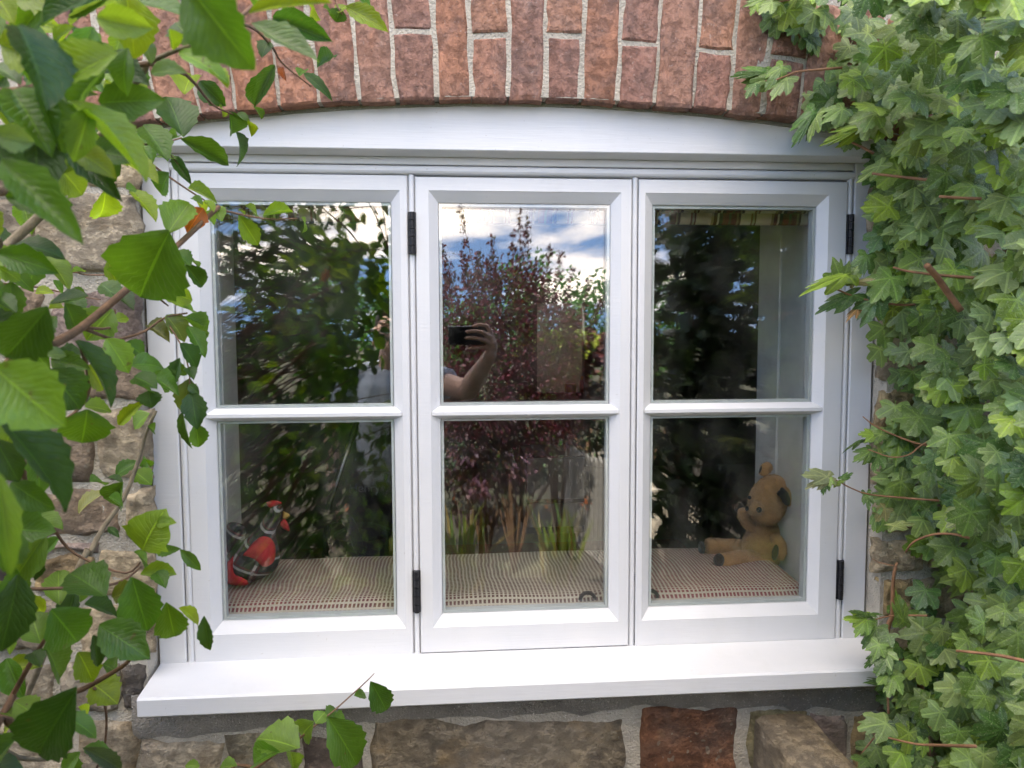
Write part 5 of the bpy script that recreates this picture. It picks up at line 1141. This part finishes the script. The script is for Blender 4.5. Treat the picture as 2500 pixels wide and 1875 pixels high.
# ================================================================== THE PHOTOGRAPHER
SKIN = plain('skin', (.74, .47, .35), .5, .12, 25, .1, Subsurface_Weight=.1, Subsurface_Radius=(.01, .004, .002))
SHIRT = plain('blue_grey_jersey', (.58, .64, .72), .9, .1, 30, .3); DENIM = plain('dark_denim', (.03, .04, .07), .9, .25, 60, .3)
HAIR = plain('brown_hair', (.045, .028, .018), .6, .4, 150, .6); SHOE = plain('dark_leather', (.03, .025, .02), .5)
man = thing('person', (-.30, -1.88, 0), 'person in a pale blue-grey t-shirt holding up a phone, mirrored in the window', 'person')
def Q(px, py, D): return mir(1070+px/8.29, 780+py/8.29, D, 1.0)
def cap(pts, rs, n=12):
    pts = [Vector(p) for p in pts]
    return [tube(pts, rs, n), ball(pts[0], rs[0], None, 12, 8), ball(pts[-1], rs[-1], None, 12, 8)]
P = []
sh_r, sh_l = Vector((-.115, -1.84, 1.285)), Vector((-.475, -1.87, 1.28))
elb, wri = Q(610, 1440, 1.66), Q(1045, 720, 1.475)
# right arm
P += cap([sh_r, sh_r.lerp(elb, .5), elb], [.056, .050, .043]); P += cap([elb, elb.lerp(wri, .3), elb.lerp(wri, .7), wri], [.043, .042, .032, .026])
# palm and fingers of the right hand round the phone
P += [ball(Q(1085, 500, 1.470), (.020, .024, .040), Matrix.Rotation(rad(-12), 3, 'Y')), ball(Q(1065, 610, 1.474), (.022, .024, .028))]
P += cap([wri, Q(1070, 600, 1.474)], [.026, .024])
fr = (.0098, .0092, .0088, .0075)
P += cap([Q(722, 158, 1.458), Q(850, 128, 1.456), Q(1000, 155, 1.455), Q(1090, 350, 1.464)], [.0070, .0082, .0090, .0110], 10)
P += cap([Q(592, 275, 1.446), Q(745, 268, 1.443), Q(905, 285, 1.443), Q(1080, 410, 1.460)], [.0072, .0084, .0092, .0110], 10)
P += cap([Q(572, 398, 1.446), Q(725, 408, 1.443), Q(885, 430, 1.443), Q(1070, 510, 1.460)], [.0070, .0082, .0090, .0105], 10)
P += cap([Q(625, 603, 1.452), Q(760, 592, 1.450), Q(930, 585, 1.452), Q(1060, 590, 1.464)], [.0062, .0072, .0080, .0100], 10)
P += cap([Q(1060, 600, 1.485), Q(960, 520, 1.490), Q(850, 430, 1.488)], [.0130, .0105, .0085], 10)
# torso, neck, head
P += cap([Vector((-.30, -1.88, .86)), Vector((-.30, -1.87, 1.02)), Vector((-.295, -1.86, 1.20))], [.145, .135, .15], 18)
P += cap([sh_l, Vector((-.295, -1.855, 1.30)), sh_r], [.06, .075, .06], 14); P += cap([Vector((-.29, -1.84, 1.30)), Vector((-.275, -1.79, 1.42))], [.058, .052], 14)
HC = Vector((-.265, -1.765, 1.505)); hr = Matrix.Rotation(rad(-6), 3, 'Z')
P += [ball(HC, (.074, .094, .108), hr, 24, 16), ball(HC+Vector((0, .022, -.062)), (.052, .062, .056), hr, 18, 12)]
P += cap([HC+Vector((0, .088, .012)), HC+Vector((0, .106, -.022))], [.010, .015], 10)          # nose
for s in (-1, 1):
    P.append(ball(HC+Vector((s*.075, .0, -.012)), (.010, .022, .032), Matrix.Rotation(rad(8*s), 3, 'Y')))   # ears
    P.append(ball(HC+Vector((s*.034, .078, .032)), (.026, .012, .008)))                         # brow
P += [ball(HC+Vector((0, .083, -.056)), (.026, .012, .007)), ball(HC+Vector((0, .081, -.068)), (.022, .012, .008))]   # lips
# left arm hanging, hand with five fingers
le, lw = Vector((-.55, -1.86, 1.03)), Vector((-.53, -1.76, .81))
P += cap([sh_l, le], [.055, .043]); P += cap([le, le.lerp(lw, .4), lw], [.043, .040, .027]); P.append(ball(lw+Vector((.005, .02, -.055)), (.018, .036, .046)))
for k in range(4):
    b = lw+Vector((.006, -.010+.020*k, -.085)); P += cap([b, b+Vector((.006, .006, -.034)), b+Vector((.022, .008, -.060-.006*(k in (1, 2)))) ], [.0095, .0088, .0072], 8)
P += cap([lw+Vector((.01, .045, -.035)), lw+Vector((.018, .066, -.065)), lw+Vector((.022, .068, -.092))], [.012, .0105, .0085], 8)
# legs
for s in (-1, 1):
    hip, kn, an = Vector((-.30+s*.09, -1.88, .86)), Vector((-.30+s*.10, -1.86, .47)), Vector((-.30+s*.105, -1.90, .09))
    P += cap([hip, kn, an], [.090, .058, .040], 14)
    P += cap([an+Vector((0, -.03, -.045)), an+Vector((s*.01, .15, -.052))], [.036, .030], 10)
body_ = fuse('body', P, .0042, SKIN, man, 5)
SHR = cap([Vector((-.30, -1.88, .90)), Vector((-.30, -1.87, 1.03)), Vector((-.295, -1.86, 1.20))], [.172, .158, .166], 20)
SHR += cap([sh_l, Vector((-.295, -1.855, 1.30)), sh_r], [.072, .086, .072], 14)
SHR += [tube([sh_r, sh_r.lerp(elb, .48)], [.072, .073], 16), tube([sh_l, sh_l.lerp(le, .5)], [.070, .068], 16)]
fuse('t_shirt', SHR, .007, SHIRT, man, 3)
TR = []
for s in (-1, 1): TR.append(tube([Vector((-.30+s*.085, -1.88, .93)), Vector((-.30+s*.10, -1.862, .47)), Vector((-.30+s*.105, -1.90, .06))], [.118, .082, .075], 16))
TR.append(ball((-.30, -1.885, .90), (.165, .15, .11)))
fuse('trousers', TR, .008, DENIM, man, 3)
for s in (-1, 1): fuse('shoe', [ball((-.30+s*.112, -1.83, .045), (.048, .14, .045)), ball((-.30+s*.108, -1.91, .06), (.042, .05, .06))], .006, SHOE, man)
hp_ = [ball(HC+Vector((0, -.018, .026)), (.082, .092, .094), hr, 22, 14), ball(HC+Vector((0, -.05, -.02)), (.074, .058, .07)), ball(HC+Vector((0, .045, .082)), (.055, .04, .03))]
fuse('hair', hp_, .005, HAIR, man, 2)
for s in (-1, 1):
    obj('eye', *ball(HC+Vector((s*.031, .0835, .006)), (.0115, .0095, .0085), None, 12, 8), plain('eye_white', (.7, .68, .64), .2), man, smooth=True)
    obj('iris', *ball(HC+Vector((s*.031, .0915, .006)), (.005, .003, .005), None, 10, 6), EYE, man, smooth=True)
# the phone, held level; the picture is taken from its lens
PHB = plain('black_phone_back', (.012, .013, .017), .12, .1); PHG = plain('phone_rim', (.25, .27, .30), .25, .05, Metallic=.9)
yb = -1.4545
ph = thing('mobile_phone', (.062, yb-.004, 1.478), 'black mobile phone held sideways in the raised hand, mirrored in the middle pane', 'phone')
obj('case', *bev(box(-.022, .140, yb-.0085, yb-.0015, 1.441, 1.5165), .0032, 3), PHG, ph, smooth=False)
obj('back_cover', *bev(box(-.0195, .1375, yb-.003, yb-.0006, 1.4435, 1.514), .0011, 1), PHB, ph)
for i, (x, z, r) in enumerate(((-.004, 1.503, .007), (-.004, 1.484, .007), (-.004, 1.465, .007), (.014, 1.496, .004))):
    obj('lens', *tube([(x, yb-.001, z), (x, yb+.0006, z), (x, yb+.0008, z)], [r, r, r*.8], 14), CHROME if i == 3 else BLACK, ph)
